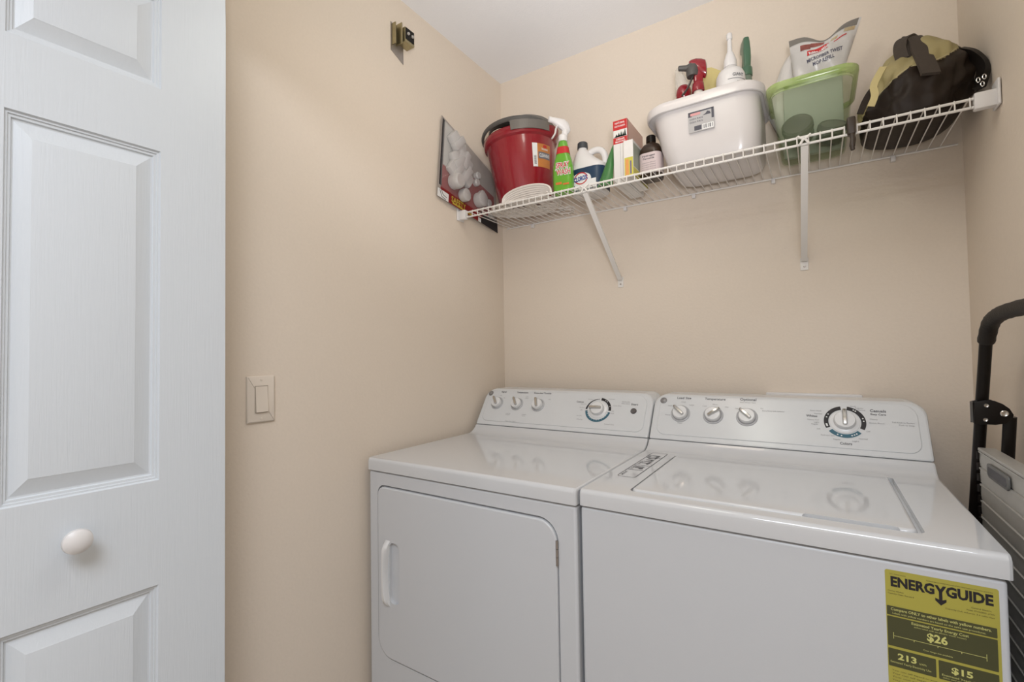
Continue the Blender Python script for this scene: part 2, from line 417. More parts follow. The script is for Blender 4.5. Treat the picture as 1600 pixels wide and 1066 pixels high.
# dryer
dry = machine(DX0, DFr, 'clothes_dryer', 'white front-door clothes dryer with start button, standing beside the left wall', 'dryer')
b = bmesh.new(); box(b, DX0+0.002, DFr+0.005, 0.02, DX1-0.002, -0.06, 0.876, 0.006, 3)
DR = Frame((0.0585, DFr+0.005, 0.345), (1, 0, 0), (0, 0, 1))
c_ = bmesh.new(); plate(c_, [DR.p(x, y, -0.010) for x, y in outline(0.599, 0.4945, (0.055, 0.055, 0.052, 0.028), 10)], DR.n, 0.03)
b = boolean(b, c_); finish('cabinet', b, ENAMEL_SIDE, dry)
b = deck_profile(DX0, DX1, ENAMEL, dry, DFr, ZT); finish('top_panel', b, ENAMEL, dry, sharp=30)
b = bmesh.new(); box(b, DX0+0.008, DFr+0.012, 0.872, DX1-0.008, -0.1, 0.881); finish('gasket', b, SEAM, dry)
b = bmesh.new(); g = 0.003
plate(b, [DR.p(g+x, g+y, -0.0095) for x, y in outline(0.599-2*g, 0.4945-2.7*g, (0.052, 0.052, 0.049, 0.026), 10)], DR.n, 0.0135, 0.004, 3)
c_ = bmesh.new()   # scooped recess behind the handle
plate(c_, [DR.p(0.052+x, 0.163+y, -0.006) for x, y in outline(0.040, 0.172, (0.016, 0.019, 0.019, 0.016), 8)], DR.n, 0.03)
b = boolean(b, c_)
ddoor = finish('door', b, ENAMEL_SIDE, dry)
b = bmesh.new()
rings = []
for i in range(17):
    t = i/16; z = 0.150+0.190*t; e = abs(2*t-1)
    wd = 0.0058+0.0052*e**1.6; x = 0.0335+wd
    h = 0.019*(1-e**8)+0.003
    rings.append([DR.p(x-wd, z, 0.002), DR.p(x-wd*0.95, z, h*0.7), DR.p(x-wd*0.5, z, h), DR.p(x+wd*0.5, z, h), DR.p(x+wd*0.95, z, h*0.7), DR.p(x+wd, z, 0.002)])
loft(b, rings); finish('handle', b, KNOBW, ddoor)
for zz in (0.392, 0.062):
    b = bmesh.new()
    for k in range(3): tube(b, [DR.p(0.5965, zz+k*0.019, 0.003), DR.p(0.5965, zz+0.018+k*0.019, 0.003)], 0.0032, 10)
    finish('hinge', b, STEEL, ddoor)
fr, cons = console(DX0, DX1, dry)
for a, an in ((0.0705, 125), (0.163, 122), (0.2565, 110)): knob(cons, fr, a, 0.0955, 0.0205, rad(an))
knob(cons, fr, 0.498, 0.090, 0.024, rad(182), big=True)
logo(cons, fr, 0.0245, 0.139)
b = bmesh.new(); lathe(b, [(0.0105, 0), (0.010, 0.002), (0.0085, 0.0035), (0.005, 0.003), (0.0001, 0.0028)], 20); b.transform(Frame(fr.p(0.6235, 0.0925, 0.0022), fr.u, fr.v).M()); finish('start_button', b, mat('button_grey', (0.10, 0.09, 0.09), 0.4), cons)
def heading(fr, cons, s_, x, y, w, h):
    b = bmesh.new(); text(b, fr, s_, x, y, w=w, h=h, c=CT, bold=0.018); finish('printed_word', b, PRINT, cons)
for q in (('Signal', 0.085, 0.144, 0.024, 0.0066), ('Temperature', 0.172, 0.144, 0.052, 0.0066), ('Extended Tumble', 0.262, 0.144, 0.074, 0.0066), ('Start', 0.6235, 0.114, 0.024, 0.0066), ('Cottons', 0.424, 0.115, 0.028, 0.0062)): heading(fr, cons, *q)
b = bmesh.new()
for s_, x, y, w_ in (('Off', 0.076, 0.128, 0.008), ('On', 0.096, 0.118, 0.008), ('Auto Dry', 0.137, 0.052, 0.02), ('Regular', 0.137, 0.047, 0.02), ('Low', 0.199, 0.128, 0.012), ('Med', 0.199, 0.121, 0.012), ('High', 0.208, 0.052, 0.018), ('Heat', 0.208, 0.046, 0.014), ('Off', 0.298, 0.12, 0.01), ('Clean Lint Filter', 0.158, 0.020, 0.050),
                     ('More Dry', 0.440, 0.108, 0.022), ('Normal', 0.436, 0.094, 0.018), ('Off', 0.436, 0.084, 0.008), ('Less Dry', 0.433, 0.062, 0.02), ('Damp', 0.438, 0.048, 0.022), ('Casuals', 0.592, 0.124, 0.028), ('Easy Care', 0.592, 0.117, 0.028), ('Less Dry', 0.565, 0.107, 0.028), ('Off', 0.552, 0.086, 0.008), ('Fluff', 0.552, 0.077, 0.012), ('Timed Dry', 0.548, 0.036, 0.036), ('Knits', 0.462, 0.128, 0.018), ('Delicates', 0.540, 0.132, 0.022)):
    text(b, fr, s_, x, y, w=w_, h=0.0036, c=CT)
finish('printed_small_text', b, PRINTL, cons)
b = bmesh.new(); arc(b, fr, 0.498, 0.090, 0.0375, 0.0470, rad(84), rad(-2), CT)
for i in range(8):
    a0 = rad(92+i*11); arc(b, fr, 0.498, 0.090, 0.0405, 0.0425+0.0006*i, a0, a0+rad(11), CT, 4)
finish('dial_band_black', b, BLACKP, cons)
b = bmesh.new(); arc(b, fr, 0.498, 0.090, 0.0380, 0.0465, rad(186), rad(350), CT, 30); finish('dial_band_teal', b, TEAL, cons)
b = bmesh.new()
for an in (60, 50, 20): disc(b, fr, 0.498+0.043*math.cos(rad(an)), 0.090+0.043*math.sin(rad(an)), 0.0015, CT+0.0003, 10)
for i in range(12): an = 192+i*13.5; disc(b, fr, 0.498+0.0400*math.cos(rad(an)), 0.090+0.0400*math.sin(rad(an)), 0.0010, CT+0.0003, 8)
finish('dial_dots', b, WHITEP, cons)

# washer
wash = machine(WX0, WFr, 'washing_machine', 'white top-loading washing machine with yellow energy sticker, right of the dryer', 'washing machine')
b = bmesh.new(); box(b, WX0+0.002, WFr+0.004, 0.02, WX1-0.006, -0.06, 0.876, 0.006, 3); finish('cabinet', b, ENAMEL_SIDE, wash)
b = bmesh.new(); box(b, WX0+0.008, WFr+0.012, 0.872, WX1-0.012, -0.1, 0.883); finish('gasket', b, SEAM, wash)
b = deck_profile(WX0, WX1, ENAMEL, wash, WFr, ZT)
TF = Frame((0.808, -0.728, ZT), (1, 0, 0), (0, 1, 0))   # lid opening: x 0.781..1.299, y -0.726..-0.325
c_ = bmesh.new(); plate(c_, [TF.p(x, y, -0.011) for x, y in outline(0.494, 0.403, (0.014, 0.016, 0.012, 0.012), 8)], TF.n, 0.03)
b = boolean(b, c_); finish('top_panel', b, ENAMEL, wash, sharp=30)
b = bmesh.new(); L_ = outline(0.4805, 0.4005, (0.014, 0.014, 0.010, 0.010), 8)
plate(b, [TF.p(0.0045+x, 0.0010+y, -0.0105) for x, y in L_], TF.n, 0.0145, 0.0060, 4)
c_ = bmesh.new()      # finger scoop in the front edge of the lid
plate(c_, [TF.p(0.322+x, -0.014+y, -0.0060) for x, y in outline(0.140, 0.0225, (0.010, 0.010, 0.011, 0.011), 8)], TF.n, 0.03)
b = boolean(b, c_); finish('lid', b, ENAMEL, wash)
fr, cons = console(WX0, WX1, wash)
WO = 0.7075
for a, an in ((0.795, 138), (0.891, 38), (0.984, 137)): knob(cons, fr, a-WO, 0.0925, 0.0225, rad(an))
knob(cons, fr, 1.219-WO, 0.094, 0.025, rad(90), big=True)
logo(cons, fr, 0.030, 0.137)
for q in (('Load Size', 0.801, 0.145, 0.043, 0.0075), ('Temperature', 0.893, 0.145, 0.060, 0.0075), ('Optional', 0.985, 0.147, 0.044, 0.0082), ('Whites', 1.145, 0.104, 0.026, 0.0068), ('Casuals', 1.292, 0.127, 0.034, 0.0075), ('Colors', 1.219, 0.028, 0.026, 0.0070), ('Easy Care', 1.292, 0.118, 0.032, 0.0052)): heading(fr, cons, q[0], q[1]-WO, *q[2:])
b = bmesh.new()
for s_, x, y, w_ in (('Extra Rinse / Stain', 0.985, 0.139, 0.042), ('Med', 0.800, 0.132, 0.012), ('Small', 0.760, 0.117, 0.012), ('Large', 0.826, 0.123, 0.014), ('Reset', 0.757, 0.084, 0.015), ('Super', 0.797, 0.058, 0.014), ('Cold', 0.864, 0.121, 0.011), ('Warm', 0.894, 0.128, 0.014), ('Hot', 0.928, 0.121, 0.010), ('Off', 0.955, 0.117, 0.008), ('On', 1.022, 0.121, 0.007), ('Extra Rinse with Softener', 1.052, 0.114, 0.056),
                     ('Extra Wash', 1.155, 0.122, 0.026), ('Normal', 1.160, 0.113, 0.018), ('Heavy Soil', 1.148, 0.094, 0.026), ('Light', 1.156, 0.087, 0.012), ('Regular', 1.152, 0.081, 0.016), ('Off', 1.160, 0.067, 0.008), ('Soak', 1.240, 0.140, 0.012), ('Regular', 1.253, 0.135, 0.018), ('Normal', 1.257, 0.129, 0.016), ('Heavy', 1.282, 0.104, 0.016), ('Quick Rinse', 1.287, 0.093, 0.032), ('Off', 1.268, 0.068, 0.008), ('Soak and Spin', 1.180, 0.050, 0.030), ('Regular', 1.200, 0.040, 0.016), ('Light', 1.240, 0.038, 0.014), ('Normal', 1.256, 0.046, 0.018),
                     ('Pull Knob to Restart', 1.341, 0.098, 0.044), ('Push to Stop', 1.347, 0.091, 0.030)):
    text(b, fr, s_, x-WO, y, w=w_, h=0.0038, c=CT)
finish('printed_small_text', b, PRINTL, cons)
kc = (1.219-WO, 0.094)
b = bmesh.new(); arc(b, fr, *kc, 0.036, 0.0465, rad(100), rad(207), CT); arc(b, fr, *kc, 0.036, 0.0465, rad(81), rad(-27), CT); finish('dial_band_black', b, BLACKP, cons)
b = bmesh.new(); arc(b, fr, *kc, 0.036, 0.0465, rad(219), rad(318), CT); finish('dial_band_teal', b, TEAL, cons)
b = bmesh.new()
for an in (150, 163, 60, 53, 17, 6, 246, 258, 290, 298, 306): disc(b, fr, kc[0]+0.0415*math.cos(rad(an)), kc[1]+0.0415*math.sin(rad(an)), 0.0018, CT+0.0003, 10)
arc(b, fr, *kc, 0.0395, 0.0435, rad(190), rad(202), CT+0.0003, 6)
finish('dial_dots', b, WHITEP, cons)
# instruction sticker on the worktop, left of the lid
SF = Frame((0.740, -0.620, ZT+0.0003), (1, 0, 0), (0, 1, 0))
b = bmesh.new(); o1 = outline(0.046, 0.305, (0.010,)*4, 5); o2 = [(0.0016+x, 0.0016+y) for x, y in outline(0.0428, 0.3018, (0.0085,)*4, 5)]
vs1 = [b.verts.new(SF.p(x, y, 0.0003)) for x, y in o1]; vs2 = [b.verts.new(SF.p(x, y, 0.0003)) for x, y in o2]
for i in range(len(o1)): j = (i+1) % len(o1); b.faces.new((vs1[i], vs1[j], vs2[j], vs2[i]))
for y in (0.075, 0.13, 0.235): SF.rect(b, 0.003, y, 0.043, y+0.0018, 0.0003)
for y in (0.10, 0.112, 0.16, 0.18, 0.20, 0.22, 0.26): SF.rect(b, 0.012, y, 0.034, y+0.0045, 0.0003)
TSF = Frame(SF.p(0, 0, 0), (0, 1, 0), (-1, 0, 0))
for i, (y, s_) in enumerate(((0.015, 'IMPORTANT'), (0.082, 'LOAD'), (0.145, 'BLEACH'), (0.225, 'SOFTENER'))):
    text(b, TSF, s_, y, -0.011, w=0.040, h=0.006, c=0.0004, align='L', bold=0.01)
for y, r in ((0.095, 0.006), (0.152, 0.004), (0.166, 0.004), (0.180, 0.004), (0.196, 0.004), (0.235, 0.005), (0.250, 0.005)):
    disc(b, SF, 0.030, y, r*1.0, 0.0004, 10, r)
finish('instruction_sticker', b, PRINT, wash, smooth=False)
# energy sticker
EF = Frame((1.2435, WFr+0.004, 0.862), (1, 0, 0), (0, 0, 1)); mm = 0.001
def erect(bm, x0, y0, x1, y1, c, r=0): EF.rect(bm, x0*mm, -y1*mm, x1*mm, -y0*mm, c, 0.0001, r)
b = bmesh.new(); EF.rect(b, 0, -0.190, 0.1315, 0, 0.0001, 0.0003, 0.003); es = finish('energy_sticker', b, YEL, wash)
for q in ((1, 57, 128, 71.5), (1, 73.5, 128, 120), (1, 124, 58.5, 152), (61.5, 124, 128, 152)):
    b = bmesh.new(); erect(b, *q, 0.0005, .001); finish('dark_band', b, OLIVE, es)
b = bmesh.new()
def et(bm, s_, x, y, w, h, bold=0.0, al='C', c=0.0005): text(bm, EF, s_, x*mm, -y*mm, w=w*mm, h=h*mm, c=c, bold=bold, align=al)
et(b, 'ENERG', 7, 25, 53, 14.5, 0.045, 'L'); et(b, 'GUIDE', 73, 25, 52.5, 14.5, 0.045, 'L')
Yp = [(60.2, 10.5), (64, 10.5), (67, 16), (70, 10.5), (73.8, 10.5), (69, 20), (69, 32), (73.5, 30), (73.5, 34), (67, 40.5), (60.5, 34), (60.5, 30), (65, 32), (65, 20)]
finish('title_word', b, BLACKP, es); b = bmesh.new(); EF.poly(b, [(x*mm, -y*mm) for x, y in Yp[::-1]], 0.0005, 0.0001); finish('title_arrow', b, BLACKP, es); b = bmesh.new()
et(b, 'U.S. Government', 6, 7, 20, 2.0, 0, 'L'); et(b, 'Federal law prohibits removal of this label before consumer purchase', 88, 7.4, 74, 1.9)
et(b, 'Clothes Washer', 3, 34, 20, 2.2, 0, 'L'); et(b, 'Capacity Class: Standard', 3, 38, 32, 2.2, 0, 'L')
et(b, 'General Electric', 112, 35, 22, 2.2); et(b, 'Models: GTWN2800D, GTWN', 111, 39.5, 30, 2.2); et(b, 'Capacity (tub volume): 3.6 cubic feet', 99, 44, 54, 2.2)
for i in range(5): et(b, 'Your cost will depend on your utility rates and use', 5+0, 159+i*5, 90+(i*37) % 25, 2.2, 0, 'L')
finish('fine_print', b, BLACKP, es)
b = bmesh.new(); CC = 0.0009
et(b, 'Compare ONLY to other labels with yellow numbers.', 64, 63.5, 116, 4.2, 0.012, c=CC); et(b, 'Labels with yellow numbers are based on the same test procedures.', 62, 69, 108, 2.8, c=CC)
et(b, 'Estimated Yearly Energy Cost', 64, 79.5, 66, 4.0, 0.01, c=CC); et(b, '(when used with an electric water heater)', 64, 83.5, 60, 2.0, c=CC)
et(b, 'Cost range not available', 61, 115.5, 34, 2.2, c=CC)
erect(b, 8, 103, 116, 103.6, CC); erect(b, 8, 98, 8.6, 108, CC); erect(b, 115.4, 98, 116, 108, CC)
for x in (33, 61, 88): erect(b, x, 103.6, x+0.7, 106, CC)
et(b, 'kWh', 43, 139, 8, 2.8, c=CC); et(b, 'Estimated Yearly Electricity Use', 28, 146, 49, 3.0, c=CC)
et(b, 'Estimated Yearly Energy Cost', 95, 146, 60, 3.0, c=CC); et(b, '(when used with a natural gas water heater)', 95, 149.5, 58, 1.9, c=CC)
PY = mat('print_pale_yellow', (0.62, 0.60, 0.20), 0.5); finish('fine_print', b, PY, es)
for q in (('$26', 61, 98.5, 24, 11.5), ('213', 24, 139, 23, 9.0), ('$15', 88, 139, 24, 9.0)):
    b = bmesh.new(); et(b, *q, 0.03, c=CC); finish('printed_figure', b, PY, es)

# ------------------------------------------------------------------ things on the walls
sw = thing('light_switch', 'cream rocker light switch on the left wall beside the bifold door', 'light switch', (0, -1.092, 1.0585))
SWF = Frame((0, -1.127, 1.0585), (0, 1, 0), (0, 0, 1)); SWH = 0.1143
b = bmesh.new(); plate(b, [SWF.p(x, y, 0) for x, y in outline(0.070, SWH, (0.002,)*4, 2)], SWF.n, 0.0055, 0.003, 3); finish('cover_plate', b, SWITCH, sw)
b = bmesh.new(); plate(b, [SWF.p(0.0185+x, 0.0238+y, 0.005) for x, y in outline(0.033, 0.0667, (0.001,)*4, 2)], SWF.n, 0.0012); finish('frame', b, mat('switch_shadow', (0.40, 0.34, 0.28), 0.5), sw)  # border in a darker tone, painted as the shade around the rocker
b = bmesh.new(); x0, x1, y0, y1 = 0.0205, 0.0500, 0.0258, 0.0885
loft(b, [[SWF.p(x0, y0, 0.004), SWF.p(x1, y0, 0.004), SWF.p(x1, y1, 0.004), SWF.p(x0, y1, 0.004)],
         [SWF.p(x0, y0, 0.0105), SWF.p(x1, y0, 0.0105), SWF.p(x1, y1, 0.0068), SWF.p(x0, y1, 0.0068)]]); finish('rocker', b, SWITCH, sw)
for y in (0.0095, 0.1045):
    b = bmesh.new(); lathe(b, [(0.003, 0), (0.0028, 0.0012), (0.0001, 0.0016)], 12); b.transform(Frame(SWF.p(0.035, y, 0.0052), SWF.u, SWF.v).M()); finish('screw', b, SWITCH, sw)

hw = thing('door_catch', 'small brass and steel catch high on the left wall near the ceiling', 'door catch', (0, -0.60, 2.225))
HF = Frame((0, -0.660, 2.215), (0, 1, 0), (0, 0, 1))
b = bmesh.new(); plate(b, [HF.p(*p) for p in ((0.006, 0.022), (0.062, -0.002), (0.062, 0.060), (0.018, 0.115), (0.006, 0.118))], HF.n, 0.002); finish('back_plate', b, STEEL, hw)
b = bmesh.new()
for (a0, a1, h0, h1, c0, c1) in ((0.010, 0.013, 0.040, 0.112, 0.0, 0.020), (0.026, 0.030, 0.044, 0.114, 0.0, 0.032)):
    plate(b, [HF.p(a0, h0, c0), HF.p(a1, h0, c0), HF.p(a1, h1, c0), HF.p(a0, h1, c0)], HF.n, c1-c0, 0.001)
finish('flange', b, BRASS, hw)
b = bmesh.new(); plate(b, [HF.p(0.038+x, 0.056+y, 0.0) for x, y in outline(0.045, 0.052, (0.004,)*4, 3)], HF.n, 0.034, 0.002)
cb = finish('catch_body', b, BRASS, hw)
b = bmesh.new(); plate(b, [HF.p(0.041, 0.066, 0.0345), HF.p(0.080, 0.066, 0.0345), HF.p(0.080, 0.105, 0.0345), HF.p(0.041, 0.105, 0.0345)], HF.n, 0.001); finish('dark_insert', b, BLACK, cb)
for a in (0.051, 0.070):
    b = bmesh.new(); lathe(b, [(0.006, 0), (0.006, 0.003), (0.004, 0.006), (0.0001, 0.007)], 12); b.transform(Frame(HF.p(a, 0.086, 0.0355), HF.u, HF.v).M()); finish('roller', b, CHROME, cb)

ob = thing('outlet_box', 'white plumbing outlet box on the back wall behind the washer console', 'outlet box', (1.146, -0.015, 0.94))
b = bmesh.new(); box(b, 1.021, -0.028, 0.93, 1.271, 0.0, 1.0825, 0.004, 2); c_ = bmesh.new(); box(c_, 1.045, -0.05, 0.955, 1.247, -0.006, 1.058)
b = boolean(b, c_); finish('frame', b, PLASW, ob)
for x in (1.10, 1.19):
    b = bmesh.new(); lathe(b, [(0.008, 0), (0.008, 0.03), (0.011, 0.032), (0.011, 0.045), (0.004, 0.047)], 12, x, -0.016); b.transform(Matrix.Translation((0, 0, 0.965))); finish('valve', b, BRASS, ob)

# ------------------------------------------------------------------ wire shelf
ZS = 1.7743; ZL = 1.7506; YF = -0.305
shelf = thing('wire_shelf', 'long white wire shelf across the back wall above the machines', 'shelf', (0.755, -0.15, 1.74))
for nm, (y, z, r, a, b2) in (('rear_rod', (-0.010, ZS-0.005, 0.0030, 0.030, RW-0.012)), ('front_rod', (YF, ZS-0.0045, 0.0032, 0.030, RW-0.040)), ('lower_front_rod', (YF, ZL, 0.0032, 0.030, RW-0.040)), ):
    if nm == 'front_rod':
        for (p, q) in ((a, 1.236), (1.262, b2)):
            finish(nm, tube(NB(), [(p, y, z), (q, y, z)], r, 8), SHELFW, shelf)
        continue
    finish(nm, tube(NB(), [(a, y, z), (b2, y, z)], r, 8), SHELFW, shelf)
b = NB(); tube(b, [(0, -0.004, ZS-0.0015), (0, -0.15, ZS-0.0015), (0, YF-0.001, ZS-0.0015), (0, YF-0.0035, ZS-0.004), (0, YF-0.0035, ZL-0.002)], 0.00155, 6)
w0 = finish('deck_wire', b, SHELFW, shelf, world=False)
w0.location = (0.0545-0.755+0.0, 0.15, -1.74)
xw = 0.829-0.0254*31
for k in range(57):
    x = xw+0.0254*k
    if x < 0.034 or x > RW-0.045: continue
    if w0.get('u') is None: o = w0; w0['u'] = 1
    else: o = w0.copy(); COL.objects.link(o)
    o.location = (x-0.755, 0.15, -1.74)
for o in bpy.data.objects:
    if 'u' in o: del o['u']
def endcap(x0, x1, xf):
    b = bmesh.new(); box(b, x0, YF-0.010, ZL-0.008, x1, YF+0.010, ZS+0.005, 0.003)
    box(b, xf, YF-0.018, ZL-0.010, xf+0.005, YF+0.024, ZS+0.024, 0.002)
    return b
finish('end_bracket', endcap(0.006, 0.036, 0.001), PLASW, shelf); finish('end_bracket', endcap(RW-0.042, RW-0.004, RW-0.0065), PLASW, shelf)
for x in (0.16, 0.567, 0.815, 1.06, 1.362):
    b = bmesh.new(); box(b, x-0.006, -0.016, ZS-0.020, x+0.006, 0, ZS-0.004, 0.002); tube(b, [(x, -0.01, ZS-0.013), (x, -0.014, ZS-0.013)], 0.004, 8); finish('wall_clip', b, PLASW, shelf)
for (xt, xb) in ((0.533, 0.540), (1.150, 1.137)):
    b = bmesh.new()
    A = Vector((xt, YF+0.004, ZL-0.002)); B = Vector((xb, -0.006, 1.497)); d = (B-A).normalized(); s = Vector((1, 0, 0)); s = (s-d*s.dot(d)).normalized(); u = d.cross(s)
    rings = []
    for t in (0, 0.04, 0.5, 0.96, 1):
        P = A.lerp(B, t); hw_ = 0.0085; q = 0.005
        rings.append([P+s*hw_+u*q, P-s*hw_+u*q, P-s*hw_-u*q*0.6, P-s*hw_*0.6-u*q, P+s*hw_*0.6-u*q, P+s*hw_-u*q*0.6])
    loft(b, rings); br = finish('support_brace', b, SHELFW, shelf)
    b = bmesh.new(); box(b, xb-0.011, -0.0025, 1.466, xb+0.011, 0, 1.505, 0.0008, 1); finish('foot_plate', b, SHELFW, br)
    b = bmesh.new(); lathe(b, [(0.0035, 0), (0.003, 0.0015), (0.0001, 0.002)], 10); b.transform(Frame((xb, -0.0025, 1.478), (1, 0, 0), (0, 0, 1)).M()); finish('screw', b, STEEL, br)
    b = bmesh.new(); tube(b, spline([(xt-0.014, YF-0.005, ZS-0.002), (xt-0.006, YF-0.008, ZS-0.010), (xt, YF-0.008, ZS-0.013), (xt+0.006, YF-0.008, ZS-0.010), (xt+0.014, YF-0.005, ZS-0.002)], 4), 0.003, 6)
    tube(b, spline([(xt-0.010, YF-0.006, ZL-0.002), (xt, YF-0.008, ZS-0.013), (xt+0.010, YF-0.006, ZL-0.002)], 4), 0.003, 6); finish('hook', b, SHELFW, br)
DZ = ZS+0.0012     # things stand here

# ------------------------------------------------------------------ things on the shelf
# coil of cord
b = bmesh.new()
for k in range(9):
    rx = 0.150-0.010*k+random.uniform(-.006, .006); ry = 0.100-0.0065*k+random.uniform(-.004, .004); cx = 0.232+random.uniform(-.012, .012); cy = -0.180+random.uniform(-.01, .01); ph = random.uniform(0, 6)
    pts = []
    for i in range(40):
        a = 2*PI*i/40
        z = DZ+0.0045+0.0035*(k % 3)+0.002*math.sin(3*a+ph)
        pts.append((cx+rx*math.cos(a)*(1+0.05*math.sin(2*a+ph)), max(min(cy+ry*math.sin(a)*(1+0.07*math.sin(3*a+ph)), -0.02), -0.290), max(z, DZ+0.0045)))
    tube(b, pts, 0.0042, 6, closed=True)
for k in range(6):
    t = random.uniform(0, PI); pts = [(0.24+0.12*math.cos(t+PI*j)*(1 if j < 2 else .4)+random.uniform(-.03, .03), -0.17+0.08*math.sin(t+PI*j)+random.uniform(-.02, .02), DZ+0.006+0.003*(k % 2)) for j in range(4)]
    tube(b, spline(pts, 8), 0.0042, 6)
for k in range(6):
    h = 0.043-0.0062*k; w_ = 0.102-0.003*k; P = []
    for i in range(32):
        a = 2*PI*i/32; sn = math.sin(a)
        P.append((0.298+w_*math.cos(a), -0.291+0.0045*k*(sn > 0)+(0.028 if sn < 0 else 0)*abs(sn), DZ+0.0042+(h*sn**0.75 if sn > 0 else 0.001*k)))
    tube(b, P, 0.0040, 6, closed=True)
for k in range(14):
    cx, cy, r = random.uniform(0.15, 0.40), random.uniform(-0.16, -0.045), random.uniform(0.016, 0.026)
    tube(b, [(cx+r*1.3*math.cos(2*PI*i/18), max(cy+r*math.sin(2*PI*i/18), -0.19), DZ+0.0042+0.003*(k % 2)) for i in range(18)], 0.0036, 6, closed=True)
coil = thing('cord_coil', 'loose coil of white cord lying on the shelf under the red bucket', 'cord', (0.23, -0.18, DZ))
finish('cord', b, mat('white_cord', (0.74, 0.69, 0.64), 0.6, bump=0.3, bscale=300), coil)
b = bmesh.new(); tube(b, spline([(0.205, -0.262, DZ+0.004), (0.203, -0.280, DZ+0.022), (0.198, -0.262, DZ+0.040)], 5), 0.008, 6, flat=0.002); finish('tie_strap', b, BLACK, coil)

# red bucket
BZ = DZ+0.029
bk = thing('bucket', 'dark red plastic bucket with grey grip handle, standing on the coil of cord', 'bucket', (0.217, -0.152, BZ), rot=(rad(0), rad(-5), rad(24)))
b = bmesh.new()
prof = [(0.098, 0.0), (0.104, 0.003), (0.1065, 0.012), (0.134, 0.222), (0.143, 0.228), (0.1455, 0.236), (0.1455, 0.252), (0.143, 0.256), (0.139, 0.254), (0.137, 0.240), (0.101, 0.006), (0.001, 0.005)]
lathe(b, prof, 48, cap1=True); finish('body', b, RED, bk, world=False)
b = bmesh.new()   # pouring spout on the right
rings = []
for i in range(13):
    a = rad(-45)+rad(52)*i/12; w_ = math.sin(PI*i/12)
    def q(r, z): return Vector((r*math.cos(a), r*math.sin(a), z))
    rings.append([q(0.140, 0.225), q(0.146+0.010*w_, 0.238), q(0.147+0.014*w_, 0.259), q(0.143+0.012*w_, 0.260), q(0.140, 0.245)])
loft(b, rings); finish('spout', b, RED, bk, world=False)
b = bmesh.new()   # folded-down bail, lying on the far-left rim
pts = [(0.146*math.cos(a), 0.150*math.sin(a), 0.262+0.016*math.sin((a-rad(150))/rad(200)*PI)) for a in [rad(150+8*i) for i in range(26)]]
tube(b, pts, 0.0060, 8, flat=0.009); hnd = finish('bail_handle', b, GREYP, bk, world=False)
b = bmesh.new(); rings = []
for i in range(17):
    a = rad(264)+rad(66)*i/16; e = 1-abs(2*i/16-1)**3*0.5
    def q(r, z): return Vector((r*math.cos(a), r*math.sin(a), z))
    rings.append([q(0.148, 0.236), q(0.151, 0.236), q(0.154, 0.258), q(0.153, 0.258+0.026*e), q(0.147, 0.262+0.026*e), q(0.136, 0.260+0.026*e), q(0.136, 0.256), q(0.147, 0.256)])
loft(b, rings); finish('grip', b, mat('warm_grey_plastic', (0.15, 0.135, 0.12), 0.4), hnd, world=False)
b = bmesh.new(); pts = [(0.118*math.cos(a), 0.118*math.sin(a), 0.262+0.030*math.sin((a-rad(120))/rad(160)*PI)) for a in [rad(120+8*i) for i in range(21)]]
tube(b, pts, 0.004, 6, flat=0.012); finish('wringer_rim', b, BLACK, bk, world=False)
def bucket_wrap(off, a_c):
    def f(x, z):
        r = 0.1065+(z-0.012)/0.210*0.0275+off; a = a_c+x/0.125
        return Vector((r*math.cos(a), r*math.sin(a), z))
    return f
def wrap_rect(bm, wr, x0, z0, x1, z1, n=8):
    lo = [bm.verts.new(wr(x0+(x1-x0)*i/n, z0)) for i in range(n+1)]; hi = [bm.verts.new(wr(x0+(x1-x0)*i/n, z1)) for i in range(n+1)]
    for i in range(n): bm.faces.new((lo[i], lo[i+1], hi[i+1], hi[i]))
ac = rad(-55+9)
DUM = Frame((0, 0, 0), (1, 0, 0), (0, 1, 0))
b = bmesh.new(); wrap_rect(b, bucket_wrap(0.0006, ac), -0.042, 0.105, 0.042, 0.190); lb = finish('label', b, mat('bucket_label_orange', (0.62, 0.24, 0.06), 0.5, var=0.3, bscale=40), bk, world=False)
b = bmesh.new(); wrap_rect(b, bucket_wrap(0.0010, ac), -0.042, 0.105, -0.022, 0.190, 3); text(b, DUM, 'bucket', 0.012, 0.168, w=0.03, h=0.008, bold=0.02, wrap=bucket_wrap(0.0014, ac)); finish('white_strip', b, WHITEP, lb, world=False)
b = bmesh.new(); wrap_rect(b, bucket_wrap(0.0010, ac), -0.018, 0.136, 0.040, 0.160, 5); finish('grey_banner', b, mat('banner_grey', (0.16, 0.16, 0.18), 0.5), lb, world=False)
b = bmesh.new(); text(b, DUM, 'CLEANING', 0.011, 0.142, w=0.050, h=0.012, bold=0.02, wrap=bucket_wrap(0.0016, ac)); finish('lettering', b, WHITEP, lb, world=False)
b = bmesh.new()
for i in range(9): wrap_rect(b, bucket_wrap(0.0014, ac), -0.037, 0.115+i*0.0035, -0.027, 0.1165+i*0.0035, 1)
finish('barcode', b, BLACKP, lb, world=False)
b = bmesh.new(); r_ = [(0.012+0.010*math.cos(2*PI*i/12), 0.181+0.006*math.sin(2*PI*i/12)) for i in range(12)]
b.faces.new([b.verts.new(bucket_wrap(0.0018, ac)(x, z)) for x, z in r_]); finish('red_badge', b, REDP, lb, world=False)

